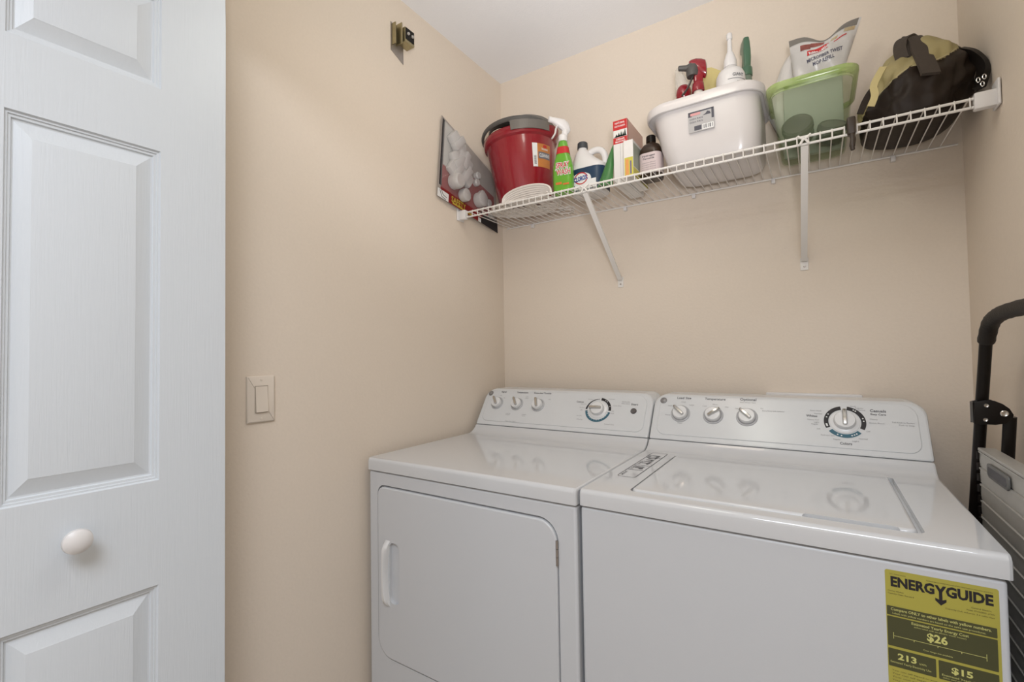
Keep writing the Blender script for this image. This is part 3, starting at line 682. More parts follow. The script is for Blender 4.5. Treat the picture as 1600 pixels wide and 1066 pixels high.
# blister pack of child safety latches beside the left wall
bp = thing('blister_pack', 'red carded pack of white plastic safety knob covers leaning on the left wall', 'package', (0.012, -0.25, 1.745))
A = Vector((0.008, -0.412, 2.115)); B = Vector((0.010, -0.445, 1.803)); C_ = Vector((0.022, -0.075, 1.738)); D = Vector((0.012, -0.075, 1.985))
b = bmesh.new(); nrm = (B-A).cross(C_-A).normalized(); nrm = nrm if nrm.x > 0 else -nrm
plate(b, [B, C_, D, A], nrm, 0.002); cd = finish('card', b, mat('card_grey', (0.36, 0.32, 0.29), 0.4, var=0.2, bscale=12), bp)
def cp(s, t, c=0.0):      # s across, t down
    return (A.lerp(D, s)).lerp(B.lerp(C_, s), t)+nrm*(0.002+c)
def cquad(bm, s0, t0, s1, t1, c): bm.faces.new([bm.verts.new(cp(*q, c)) for q in ((s0, t0), (s1, t0), (s1, t1), (s0, t1))])
b = bmesh.new(); cquad(b, 0.04, 0.58, 0.90, 1.0, 0.0003); cquad(b, 0.45, 0.40, 0.95, 0.60, 0.0003); finish('red_print', b, mat('card_red', (0.22, 0.012, 0.012), 0.45), cd)
b = bmesh.new(); cquad(b, 0.06, 0.03, 0.42, 0.57, 0.0004); finish('pale_insert', b, mat('insert_pale', (0.55, 0.53, 0.50), 0.4, var=0.3, bscale=25), cd)
b = bmesh.new(); cquad(b, 0.0, 0.90, 0.16, 1.0, 0.0006); cquad(b, 0.64, 0.90, 0.69, 1.0, 0.0006); finish('white_print', b, WHITEP, cd)
b = bmesh.new(); cquad(b, 0.69, 0.82, 1.0, 1.0, 0.0008); cquad(b, 0.015, 0.02, 0.05, 0.85, 0.0005)
tube(b, [cp(.03, .91, .001), cp(.06, .98, .001), cp(.12, .99, .001)], 0.0012, 4); tube(b, [cp(.05, .9, .001), cp(.08, .95, .001), cp(.13, .96, .001)], 0.0012, 4); finish('dark_print', b, BLACKP, cd)
b = bmesh.new(); cquad(b, 0.22, 0.965, 0.55, 0.985, 0.0009)
CF = Frame(cp(0.20, 0.965, 0.0012), (cp(0.8, 0.965)-cp(0.2, 0.965)), (cp(0.2, 0.5)-cp(0.2, 1)))
text(b, CF, 'SAFETY', 0.0, 0.0, w=0.085, h=0.022, bold=0.02, align='L', c=0.0005); finish('yellow_lettering', b, mat('print_gold', (0.50, 0.40, 0.05), 0.5), cd)
WP = mat('blister_white_plastic', (0.50, 0.48, 0.465), 0.3)
for s, t, r, h in ((0.20, 0.72, 0.029, 0.046), (0.62, 0.70, 0.031, 0.038), (0.36, 0.80, 0.026, 0.03)):
    b = bmesh.new(); lathe(b, [(r*0.8, 0), (r*0.95, 0.004), (r, h*0.6), (r*0.93, h*0.92), (r*0.8, h), (0.001, h)], 20); b.transform(Frame(cp(s, t, 0.0005), (0, 1, 0), nrm.cross(Vector((0, 1, 0)))).M()); finish('knob_cover', b, WP, bp)
for s, t, an in ((0.22, 0.20, 0.3), (0.34, 0.34, 0), (0.24, 0.44, 0.5), (0.36, 0.52, 0.2), (0.22, 0.58, 0.1)):
    b = bmesh.new(); box(b, -0.036, -0.022, 0, 0.036, 0.022, 0.020, 0.006); box(b, -0.012, -0.030, 0.006, 0.012, 0.030, 0.026, 0.004)
    F_ = Frame(cp(s, t, 0.0005), (0, 1, 0), nrm.cross(Vector((0, 1, 0)))); b.transform(F_.M() @ Matrix.Rotation(-0.5-an, 4, 'Z') @ Matrix.Scale(1.25, 4)); finish('latch', b, WP, bp)
for s, t in ((0.58, 0.46), (0.68, 0.56), (0.80, 0.62), (0.86, 0.78), (0.60, 0.34)):
    b = bmesh.new(); lathe(b, [(0.014, 0), (0.015, 0.014), (0.012, 0.018), (0.001, 0.018)], 16); b.transform(Frame(cp(s, t, 0.0005), (0, 1, 0), nrm.cross(Vector((0, 1, 0)))).M()); finish('small_knob', b, WP, bp)
b = bmesh.new(); n_ = 14; G = []
for i in range(n_+1):
    row = []
    for j in range(n_+1):
        s, t = 0.03+0.92*i/n_, 0.03+0.84*j/n_; e = min(1, 6*min(i/n_, 1-i/n_, j/n_, 1-j/n_))
        row.append(b.verts.new(cp(s, t, 0.002+e*(0.047+0.004*math.sin(9*s+5*t)+0.004*math.sin(13*t-6*s)))))
    G.append(row)
for i in range(n_):
    for j in range(n_): b.faces.new((G[i][j], G[i+1][j], G[i+1][j+1], G[i][j+1]))
finish('clear_cover', b, clear_mat('clear_blister', (0.85, 0.85, 0.85), 0.10, 0.06), bp)

# trigger sprayer head, built pointing to -x, collar at z=0
def trigger_head(parent, z, m_head, m_trig, s=1.0, name='trigger_head', turn=0.0):
    b = bmesh.new()
    lathe(b, [(0.0145*s, 0), (0.0145*s, 0.018*s), (0.011*s, 0.022*s)], 16)
    rings = []
    for (x, zz, hw_, hh) in ((0.024, 0.040, 0.006, 0.006), (0.018, 0.045, 0.011, 0.018), (0.004, 0.052, 0.0125, 0.021), (-0.016, 0.060, 0.0115, 0.014), (-0.034, 0.066, 0.009, 0.009), (-0.046, 0.068, 0.009, 0.009), (-0.047, 0.068, 0.006, 0.006)):
        rings.append([Vector((x*s, math.cos(2*PI*k/10)*hw_*s, (zz+math.sin(2*PI*k/10)*hh)*s)) for k in range(10)])
    loft(b, rings)
    rings = [[Vector(((0.006+0.004*t)*s+0.010*s*math.cos(2*PI*k/10), 0.009*s*math.sin(2*PI*k/10), (0.018+0.036*t)*s)) for k in range(10)] for t in (0, 0.5, 1)]
    loft(b, rings); b.transform(Matrix.Translation((0, 0, z)) @ Matrix.Rotation(turn, 4, 'Z')); h = finish(name, b, m_head, parent, world=False)
    b = bmesh.new(); tube(b, [Vector(p)*s for p in spline([(-0.012, 0, 0.056), (-0.022, 0, 0.042), (-0.026, 0, 0.024), (-0.036, 0, 0.008)], 5)], 0.006*s, 8, flat=0.0028*s)
    b.transform(Matrix.Translation((0, 0, z)) @ Matrix.Rotation(turn, 4, 'Z')); finish('trigger', b, m_trig, h, world=False)
    return h
def bottle_wrap(hx, hy):
    def f(x, z): return Vector((x, -hy*math.sqrt(max(0, 1-(x/hx)**2*0.55)), z))
    return f
sp = thing('spray_bottle', 'green stain remover spray bottle with white trigger, right of the red bucket', 'spray bottle', (0.430, -0.252, DZ), rotz=rad(10))
b = bmesh.new()
loft(b, [rrect(0.030, 0.018, 0.014, 0.0), rrect(0.0355, 0.022, 0.018, 0.005), rrect(0.0365, 0.0225, 0.018, 0.05), rrect(0.036, 0.022, 0.018, 0.095), rrect(0.030, 0.020, 0.017, 0.122), rrect(0.0225, 0.0175, 0.015, 0.145), rrect(0.0195, 0.0165, 0.015, 0.165), rrect(0.016, 0.015, 0.0149, 0.182), rrect(0.013, 0.013, 0.0129, 0.190)])
finish('bottle', b, mat('green_liquid_plastic', (0.13, 0.37, 0.035), 0.2, coat=0.2), sp, world=False)
trigger_head(sp, 0.188, PLASW, PLASW, 1.12, turn=rad(38))
b = bmesh.new(); loft(b, [rrect(0.0245, 0.0187, 0.015, 0.141), rrect(0.0215, 0.0178, 0.015, 0.156), rrect(0.0202, 0.0172, 0.015, 0.166)], False, False); finish('red_neck_label', b, REDP, sp, world=False)
FRT = Frame((0, -0.0232, 0), (1, 0, 0), (0, 0, 1))
b = bmesh.new(); text(b, FRT, 'SPRAY', 0.004, 0.088, w=0.050, h=0.018, c=0.0003, bold=0.09); text(b, FRT, 'WASH', 0.006, 0.064, w=0.052, h=0.018, c=0.0003, bold=0.09); text(b, FRT, "n'", -0.019, 0.080, h=0.008, c=0.0003, bold=0.05); finish('lettering_outline', b, WHITEP, sp, world=False)
b = bmesh.new(); text(b, FRT, 'SPRAY', 0.004, 0.088, w=0.048, h=0.018, c=0.0007, bold=0.02); text(b, FRT, 'WASH', 0.006, 0.064, w=0.050, h=0.018, c=0.0007, bold=0.02); finish('lettering', b, REDP, sp, world=False)
b = bmesh.new(); FRT.rect(b, -0.022, 0.030, 0.0, 0.038, 0.0002); FRT.rect(b, 0.004, 0.027, 0.026, 0.033, 0.0002); finish('orange_marks', b, mat('print_orange', (0.6, 0.16, 0.03), 0.5), sp, world=False)

# bleach jug
jg = thing('bleach_jug', 'white bleach jug with dark grey cap and blue label beside the green sprayer', 'jug', (0.501, -0.178, DZ))
def jring(hx, hy, z, cx, r=0.036): return rrect(hx, hy, r, z, 6, cx, 0)
b = bmesh.new()
loft(b, [jring(0.055, 0.040, 0, 0), jring(0.062, 0.046, 0.006, 0), jring(0.0635, 0.0475, 0.03, 0), jring(0.0635, 0.0475, 0.094, 0), jring(0.062, 0.046, 0.104, 0), jring(0.052, 0.043, 0.119, -0.010), jring(0.040, 0.036, 0.138, -0.021), jring(0.030, 0.029, 0.155, -0.027, 0.029), jring(0.020, 0.020, 0.168, -0.029, 0.0199), jring(0.016, 0.016, 0.174, -0.029, 0.0159), jring(0.016, 0.016, 0.180, -0.029, 0.0159)])
finish('body', b, PLASW, jg, world=False)
b = bmesh.new(); tube(b, spline([(-0.012, 0, 0.150), (0.010, 0, 0.161), (0.034, 0, 0.160), (0.050, 0, 0.146), (0.057, 0, 0.124), (0.056, 0, 0.100), (0.050, 0, 0.085)], 6), 0.0115, 12); finish('handle', b, PLASW, jg, world=False)
b = bmesh.new(); lathe(b, [(0.0185, 0.178), (0.019, 0.181), (0.018, 0.198), (0.015, 0.201), (0.001, 0.201)], 24, -0.029, 0); finish('cap', b, mat('cap_dark_grey', (0.05, 0.055, 0.06), 0.5), jg, world=False)
b = bmesh.new(); loft(b, [jring(0.0643, 0.0483, 0.012, 0), jring(0.0643, 0.0483, 0.050, 0), jring(0.0643, 0.0483, 0.0905, 0)], False, False); jl = finish('label', b, mat('label_navy', (0.018, 0.045, 0.09), 0.35), jg, world=False)
JF = Frame((0, -0.0486, 0), (1, 0, 0), (0, 0, 1))
b = bmesh.new(); disc(b, JF, -0.016, 0.050, 0.038, 0.0003, 24, 0.024); JF.rect(b, -0.040, 0.014, 0.040, 0.046, 0.0002); finish('white_oval', b, WHITEP, jl, world=False)
b = bmesh.new(); arc(b, JF, -0.016, 0.048, 0.0235, 0.0275, rad(20), rad(170), 0.0006, 16); arc(b, JF, -0.016, 0.060, 0.0235, 0.0275, rad(205), rad(345), 0.0006, 16); finish('red_swoosh', b, REDP, jl, world=False)
b = bmesh.new(); text(b, JF, 'CLOROX', -0.016, 0.046, w=0.052, h=0.015, c=0.0008, bold=0.05, ang=rad(6)); finish('lettering', b, mat('print_blue', (0.02, 0.05, 0.25), 0.5), jl, world=False)

# green pouch
b = bmesh.new(); G = []
PO = [(0.521, 1.776), (0.600, 1.776), (0.600, 1.938), (0.585, 1.925)]
n_ = 10; front = []; backv = []
for i in range(n_+1):
    rf = []; rb = []
    for j in range(n_+1):
        s, t = i/n_, j/n_
        xl = 0.552+0.040*t; xr = 0.607-0.004*t; x = xl+(xr-xl)*s; z = DZ+0.165*t*(0.90+0.10*s)
        bul = 0.015*math.sin(PI*s)**0.6*(1-t)**0.5*(1+0.15*math.sin(9*t+3*s)) + 0.001
        y = -0.246+0.045*t
        rf.append(b.verts.new((x, y-bul, z))); rb.append(b.verts.new((x, y+bul, z)))
    front.append(rf); backv.append(rb)
for i in range(n_):
    for j in range(n_):
        b.faces.new((front[i][j], front[i+1][j], front[i+1][j+1], front[i][j+1])); b.faces.new((backv[i][j], backv[i][j+1], backv[i+1][j+1], backv[i+1][j]))
for i in range(n_): b.faces.new((front[i][0], backv[i][0], backv[i+1][0], front[i+1][0])); b.faces.new((front[i][n_], front[i+1][n_], backv[i+1][n_], backv[i][n_]))
for j in range(n_): b.faces.new((front[0][j], front[0][j+1], backv[0][j+1], backv[0][j])); b.faces.new((front[n_][j], backv[n_][j], backv[n_][j+1], front[n_][j+1]))
tag(centre(finish('pouch', b, mat('green_film', (0.06, 0.22, 0.06), 0.3, bump=0.4, bscale=35, var=0.35), None)), 'green plastic refill pouch leaning between the bleach jug and tall box', 'pouch')

# boxes
def carton(name, label, x0, y0, x1, y1, h, mside, prints):
    t = thing(name, label, 'box', ((x0+x1)/2, (y0+y1)/2, DZ))
    b = bmesh.new(); box(b, x0, y0, DZ, x1, y1, DZ+h, 0.0012, 1); finish('carton', b, mside, t)
    for nm, m_, f in prints:
        b = bmesh.new(); f(b); finish(nm, b, m_, t, smooth=False)
    return t
TBF = Frame((0.609, -0.236, DZ), (1, 0, 0), (0, 0, 1)); TS = Frame((0.6575, -0.236, DZ), (0, 1, 0), (0, 0, 1))
CARD = mat('carton_white', (0.74, 0.72, 0.69), 0.55, var=0.05)
def tb_red(b):
    TBF.rect(b, 0.0003, 0.183, 0.0480, 0.2155, 0.0002); TBF.rect(b, 0.0003, 0.137, 0.0480, 0.158, 0.0002)
    TS.rect(b, 0.0003, 0.137, 0.008, 0.2155, 0.0002)
def tb_white(b):
    text(b, TBF, 'NATURAL', 0.024, 0.2035, w=0.034, h=0.006, c=0.0006, bold=0.02); text(b, TBF, 'DEODORIZER', 0.024, 0.193, w=0.036, h=0.005, c=0.0006, bold=0.02)
    text(b, TBF, 'CEDAR', 0.025, 0.149, w=0.030, h=0.005, c=0.0006, bold=0.03); text(b, TBF, 'BLOCKS', 0.025, 0.141, w=0.034, h=0.005, c=0.0006, bold=0.03)
def tb_trees(b):
    for x, w_, h_ in ((0.012, 0.010, 0.010), (0.020, 0.008, 0.014), (0.028, 0.007, 0.018), (0.035, 0.006, 0.015), (0.041, 0.008, 0.023)):
        TBF.poly(b, [(x-w_/2, 0.160), (x+w_/2, 0.160), (x+w_*0.3, 0.160+h_*0.5), (x, 0.160+h_), (x-w_*0.3, 0.160+h_*0.5)], 0.0003)
    TBF.poly(b, [(0.002, 0.159), (0.046, 0.159), (0.046, 0.163), (0.020, 0.165), (0.004, 0.161)], 0.0003)
def tb_seam(b): TBF.rect(b, 0.0238, 0.001, 0.0244, 0.136, 0.0002)
carton('tall_box', 'tall narrow red and white carton with dark trees printed on its front', 0.609, -0.236, 0.6575, -0.068, 0.216, CARD,
       (('red_print', REDP, tb_red), ('pink_print', mat('print_pink', (0.62, 0.42, 0.35), 0.5), lambda b: TS.rect(b, 0.008, 0.100, 0.165, 0.2155, 0.0002)), ('white_lettering', WHITEP, tb_white), ('tree_print', mat('tree_dark', (0.03, 0.05, 0.04), 0.6), tb_trees), ('flap_seam', PRINTL, tb_seam)))
SBF = Frame((0.6605, -0.286, DZ), (1, 0, 0), (0, 0, 1)); SBS = Frame((0.6915, -0.286, DZ), (0, 1, 0), (0, 0, 1))
def sb_y(b): SBF.rect(b, 0.003, 0.003, 0.0305, 0.062, 0.0002); SBS.rect(b, 0.0003, 0.001, 0.15, 0.03, 0.0002)
def sb_o(b): SBF.rect(b, 0.006, 0.006, 0.017, 0.056, 0.0005)
def sb_p(b): SBF.rect(b, 0.021, 0.008, 0.0255, 0.050, 0.0005)
def sb_g(b): SBS.rect(b, 0.004, 0.033, 0.150, 0.108, 0.0002)
carton('small_box', 'small white carton with yellow and orange panel in front of the tall box', 0.6605, -0.286, 0.6915, -0.125, 0.118, CARD,
       (('yellow_print', mat('print_yellow', (0.55, 0.50, 0.08), 0.5), sb_y), ('orange_print', mat('print_orange2', (0.70, 0.32, 0.10), 0.5), sb_o), ('purple_print', mat('print_purple', (0.16, 0.12, 0.25), 0.5), sb_p), ('grey_print', mat('print_sage', (0.33, 0.36, 0.30), 0.5), sb_g)))

# brown bottle
bb = thing('brown_bottle', 'dark brown bottle with white label and black cap, left of the white tub', 'bottle', (0.7280, -0.212, DZ), rotz=0)
b = bmesh.new(); loft(b, [rrect(0.034, 0.028, 0.020, 0), rrect(0.035, 0.031, 0.022, 0.004), rrect(0.0352, 0.0315, 0.022, 0.085), rrect(0.034, 0.030, 0.022, 0.096), rrect(0.026, 0.022, 0.0215, 0.112), rrect(0.0125, 0.0125, 0.0124, 0.119), rrect(0.0125, 0.0125, 0.0124, 0.124)]); finish('body', b, mat('brown_plastic', (0.030, 0.016, 0.008), 0.3), bb, world=False)
b = bmesh.new(); lathe(b, [(0.0150, 0.122), (0.0155, 0.124), (0.0150, 0.142), (0.013, 0.144), (0.001, 0.144)], 20); finish('cap', b, BLACK, bb, world=False)
BF = Frame((0, -0.0317, 0), (1, 0, 0), (0, 0, 1))
b = bmesh.new(); loft(b, [rrect(0.0356, 0.0319, 0.022, 0.014), rrect(0.0356, 0.0319, 0.022, 0.080)], False, False); bl = finish('label', b, mat('label_pale_pink', (0.60, 0.50, 0.50), 0.5), bb, world=False)
b = bmesh.new(); text(b, BF, 'Hydrogen', 0, 0.067, w=0.040, h=0.006, c=0.0006, bold=0.02); text(b, BF, 'Peroxide', 0, 0.058, w=0.036, h=0.006, c=0.0006, bold=0.02)
for i in range(4): text(b, BF, 'topical solution USP first aid', 0, 0.046-i*0.007, w=0.044, h=0.003, c=0.0006)
finish('lettering', b, PRINT, bl, world=False)

# white tub
TX, TY = 0.8935, -0.156
tub = thing('dish_tub', 'large white plastic dish tub holding cleaning bottles at the middle of the shelf', 'tub', (TX, TY, DZ))
b = bmesh.new()
def tr(hx, hy, r, z, dx=0): return rrect(hx, hy, r, z, 10, dx, 0)
loft(b, [tr(0.105, 0.096, 0.04, 0.0, 0.022), tr(0.122, 0.112, 0.05, 0.006, 0.022), tr(0.131, 0.119, 0.055, 0.022, 0.021), tr(0.141, 0.127, 0.058, 0.080, 0.014), tr(0.149, 0.133, 0.060, 0.168, 0.004),
         tr(0.158, 0.141, 0.064, 0.1705, 0.001), tr(0.163, 0.1445, 0.068, 0.166), tr(0.1665, 0.1465, 0.070, 0.168), tr(0.168, 0.147, 0.070, 0.180), tr(0.166, 0.1455, 0.069, 0.192), tr(0.160, 0.141, 0.066, 0.197), tr(0.151, 0.134, 0.062, 0.196, 0.002),
         tr(0.146, 0.130, 0.058, 0.186, 0.004), tr(0.138, 0.124, 0.055, 0.080, 0.014), tr(0.128, 0.116, 0.052, 0.024, 0.021), tr(0.118, 0.108, 0.048, 0.010, 0.022)])
finish('tub_body', b, mat('tub_white_plastic', (0.64, 0.61, 0.60), 0.28, coat=0.2), tub, world=False)
TLF = Frame((0.862, -0.2895, 1.8615), (1, 0, 0), (0, -0.04, 1))
b = bmesh.new(); TLF.rect(b, 0, 0, 0.0705, 0.060, 0.0006); lb = finish('label', b, mat('label_grey', (0.42, 0.41, 0.41), 0.5), tub)
b = bmesh.new(); TLF.rect(b, 0, 0.046, 0.010, 0.060, 0.0010); TLF.rect(b, 0.0, 0.056, 0.0705, 0.060, 0.0010); TLF.rect(b, 0.064, 0.030, 0.0705, 0.060, 0.0010); TLF.rect(b, 0.016, 0.004, 0.036, 0.017, 0.0010)
TLF.poly(b, [(0.040, 0.043), (0.062, 0.043), (0.060, 0.050), (0.053, 0.053), (0.048, 0.047)], 0.0010)
for i in range(2): text(b, TLF, 'DISH PAN', 0.022, 0.036-i*0.009, w=0.036, h=0.005, c=0.0014)
finish('dark_print', b, mat('print_slate', (0.07, 0.07, 0.09), 0.5), lb)
b = bmesh.new(); TLF.rect(b, 0.006, 0.048, 0.034, 0.0555, 0.0014, r=0.002); finish('red_badge', b, mat('badge_pink', (0.62, 0.30, 0.30), 0.5), lb)
b = bmesh.new(); TLF.rect(b, 0.038, 0.002, 0.069, 0.018, 0.0010); finish('barcode_panel', b, WHITEP, lb)
b = bmesh.new()
for i, x in enumerate((0.040, 0.0425, 0.047, 0.0505, 0.054, 0.058, 0.061, 0.065)): TLF.rect(b, x, 0.005, x+0.001+0.0006*(i % 3), 0.016, 0.0014)
finish('barcode', b, PRINT, lb)
TZ = DZ+0.0108
# contents of the tub
HAZ = clear_mat('cloudy_clear_plastic', (0.80, 0.78, 0.74), 0.32, 0.25)
t = thing('squeeze_bottle', 'squeeze bottle with round red cap and clear cone tip, leftmost in the tub', 'bottle', (0.820, -0.148, TZ))
b = bmesh.new(); lathe(b, [(0.022, 0), (0.025, 0.004), (0.025, 0.20), (0.022, 0.225), (0.012, 0.240), (0.012, 0.25)], 24); finish('body', b, mat('bottle_white', (0.7, 0.66, 0.6), 0.4), t, world=False)
b = bmesh.new(); lathe(b, [(0.014, 0.247), (0.0215, 0.255), (0.0245, 0.272), (0.022, 0.288), (0.016, 0.297), (0.001, 0.300)], 24); finish('cap', b, RED, t, world=False)
b = bmesh.new(); loft(b, [circ(r, z, 24, cx=-0.018*u, cy=0.02) for r, z, u in ((0.030, 0.250, 0), (0.030, 0.285, 0), (0.024, 0.320, 0.4), (0.014, 0.355, 0.9), (0.010, 0.372, 1.1), (0.004, 0.376, 1.1))]); finish('clear_tip', b, HAZ, t, world=False)
t = thing('trigger_sprayer', 'red and grey trigger sprayer pointing left out of the white tub', 'spray bottle', (0.871, -0.180, TZ), rotz=rad(20))
b = bmesh.new(); lathe(b, [(0.025, 0), (0.027, 0.004), (0.027, 0.17), (0.024, 0.20), (0.0135, 0.225), (0.0135, 0.254)], 24); finish('body', b, mat('bottle_white', (0.7, 0.66, 0.6), 0.4), t, world=False)
b = bmesh.new(); lathe(b, [(0.0185, 0.249), (0.019, 0.252), (0.0175, 0.275), (0.014, 0.279)], 20); box(b, -0.013, -0.010, 0.276, 0.015, 0.010, 0.335, 0.006); 
rings = [[Vector((x, math.cos(2*PI*k/12)*w_, zc+math.sin(2*PI*k/12)*h_)) for k in range(12)] for (x, w_, zc, h_) in ((0.026, 0.008, 0.318, 0.020), (0.022, 0.014, 0.320, 0.030), (0.010, 0.0155, 0.325, 0.030), (-0.006, 0.014, 0.335, 0.022), (-0.020, 0.012, 0.340, 0.014), (-0.026, 0.008, 0.341, 0.009))]
loft(b, rings); h = finish('spray_head', b, RED, t, world=False)
b = bmesh.new(); tube(b, [(-0.020, 0, 0.330), (-0.034, 0, 0.330), (-0.056, 0, 0.333), (-0.058, 0, 0.333)], [0.016, 0.009, 0.008, 0.006], 12); lathe(b, [(0.017, 0.300), (0.019, 0.31), (0.019, 0.325), (0.015, 0.335)], 14, -0.016, 0); finish('nozzle', b, GREYP, h, world=False)
b = bmesh.new(); tube(b, spline([(-0.012, 0, 0.310), (-0.022, 0, 0.285), (-0.034, 0, 0.262), (-0.048, 0, 0.245)], 5), 0.0065, 8, flat=0.003); finish('trigger', b, GREYP, h, world=False)
t = thing('scrub_pad', 'yellow scrubbing pad standing on edge behind the red sprayer in the tub', 'sponge', (0.893, -0.080, TZ))
b = bmesh.new(); pts = [(-0.035+0.0, 0.0), (0.045, 0.0), (0.050, 0.20), (0.046, 0.300), (0.032, 0.345), (0.004, 0.366), (-0.026, 0.372), (-0.038, 0.35), (-0.038, 0.2)]
plate(b, [Vector((x, -0.009, z)) for x, z in pts], (0, 1, 0), 0.018, 0.004); finish('pad', b, mat('yellow_sponge', (0.62, 0.52, 0.22), 0.8, bump=0.6, bscale=160), t, world=False)
t = thing('glue_bottle', 'big white bottle marked GIANT with tall white nozzle, in the tub', 'bottle', (0.962, -0.160, TZ))
b = bmesh.new(); lathe(b, [(0.038, 0), (0.0415, 0.005), (0.0415, 0.262), (0.0405, 0.276), (0.034, 0.290), (0.022, 0.299), (0.017, 0.305), (0.017, 0.314)], 32); finish('body', b, PLASW, t, world=False)
b = bmesh.new(); lathe(b, [(0.019, 0.305), (0.0185, 0.325), (0.0105, 0.350), (0.0075, 0.355), (0.0062, 0.392), (0.0085, 0.394), (0.0088, 0.409), (0.006, 0.413), (0.001, 0.413)], 20); finish('nozzle', b, PLASW, t, world=False)
def gw(off):
    def f(x, z): a = rad(-72)+x/0.0415; r = 0.0415+off; return Vector((r*math.cos(a), r*math.sin(a), z))
    return f
b = bmesh.new(); text(b, DUM, 'GIANT', 0.015, 0.257, w=0.034, h=0.009, bold=0.02, wrap=gw(0.0006)); wrap_rect(b, gw(0.0006), -0.015, 0.249, 0.045, 0.2505); text(b, DUM, 'Value Size', 0.022, 0.236, w=0.022, h=0.006, bold=0.02, wrap=gw(0.0006)); finish('lettering', b, PRINT, t, world=False)
t = thing('green_trigger_bottle', 'slim green trigger bottle seen from behind, rightmost in the tub', 'spray bottle', (1.001, -0.096, TZ), rotz=rad(-70))
GRN = mat('green_dark_plastic', (0.07, 0.15, 0.09), 0.3, coat=0.2)
b = bmesh.new(); lathe(b, [(0.018, 0), (0.020, 0.004), (0.020, 0.22), (0.019, 0.262), (0.015, 0.285), (0.013, 0.30)], 24); finish('body', b, mat('green_grey_plastic', (0.16, 0.20, 0.15), 0.3), t, world=False)
b = bmesh.new(); lathe(b, [(0.016, 0.296), (0.0165, 0.300), (0.0165, 0.320), (0.013, 0.326)], 20)
loft(b, [rrect(hx, hy, 0.006, z, 3, cx, 0) for hx, hy, z, cx in ((0.012, 0.010, 0.322, 0), (0.014, 0.011, 0.350, 0.002), (0.016, 0.011, 0.378, -0.002), (0.026, 0.010, 0.388, -0.012), (0.027, 0.0095, 0.402, -0.014), (0.022, 0.008, 0.418, -0.012))])
h = finish('spray_head', b, GRN, t, world=False)
b = bmesh.new(); tube(b, spline([(-0.022, 0, 0.380), (-0.028, 0, 0.355), (-0.036, 0, 0.335)], 5), 0.006, 8, flat=0.003); finish('trigger', b, GRN, h, world=False)

# green translucent bin
GB = clear_mat('green_translucent_plastic', (0.36, 0.46, 0.26), 0.10, 0.10)
GX, GY = 1.168, -0.160
gb = thing('green_bin', 'translucent green plastic bin between the white tub and the dark bag', 'storage bin', (GX, GY, DZ))
def gr(hx, hy, r, z): return rrect(hx, hy, r, z, 8)
b = bmesh.new()
loft(b, [gr(0.068, 0.080, 0.025, 0), gr(0.077, 0.090, 0.03, 0.004), gr(0.080, 0.093, 0.032, 0.014), gr(0.094, 0.113, 0.036, 0.145), gr(0.0915, 0.1105, 0.035, 0.145), gr(0.078, 0.091, 0.031, 0.016), gr(0.074, 0.087, 0.029, 0.006)], True, True)
body = finish('bin_body', b, GB, gb, world=False)
b = bmesh.new(); loft(b, [gr(0.094, 0.113, 0.036, 0.149), gr(0.101, 0.121, 0.040, 0.151), gr(0.106, 0.126, 0.043, 0.158), gr(0.106, 0.126, 0.043, 0.167), gr(0.102, 0.122, 0.040, 0.169), gr(0.096, 0.115, 0.037, 0.160), gr(0.0915, 0.1105, 0.035, 0.145)], False, False)
finish('rim', b, clear_mat('green_rim_plastic', (0.40, 0.54, 0.16), 0.48, 0.15), gb, world=False)
GZ = DZ+0.0068
DG = mat('jar_dark_grey', (0.03, 0.028, 0.028), 0.35)
LIDM = mat('lid_mauve_grey', (0.09, 0.078, 0.082), 0.25)
for (x, y, z, r, h_, rx, ry, lab) in ((1.136, -0.178, GZ+0.052, 0.037, 0.050, 66, -12, 'dark grey round tin lying on its side at the left inside the green bin'), (1.210, -0.165, GZ+0.030, 0.033, 0.045, 40, 15, 'dark grey round tin tilted at the right inside the green bin')):
    t = thing('round_tin', lab, 'tin', (x, y, z), rot=(rad(rx), rad(ry), 0))
    b = bmesh.new(); lathe(b, [(r*0.9, 0), (r, 0.004), (r, h_*0.8)], 24); b.transform(Matrix.Translation((0, 0, -h_*0.4))); finish('tin_body', b, DG, t, world=False)
    b = bmesh.new(); lathe(b, [(r*1.04, h_*0.7), (r*1.06, h_*0.72), (r*1.04, h_), (r*0.92, h_+0.005), (r*0.85, h_+0.003), (0.001, h_+0.003)], 24); b.transform(Matrix.Translation((0, 0, -h_*0.4))); finish('lid', b, LIDM, t, world=False)
t = thing('grey_pack', 'flat grey pack standing in the green bin under the mop refill', 'package', (1.165, -0.125, GZ))
b = bmesh.new(); box(b, 1.100, -0.135, GZ, 1.244, -0.117, 2.001, 0.002); finish('pack_body', b, mat('pack_grey', (0.40, 0.42, 0.38), 0.5, var=0.1), t)
b = bmesh.new(); box(b, 1.103, -0.1356, 1.988, 1.113, -0.1351, 1.998); finish('black_mark', b, BLACKP, t)

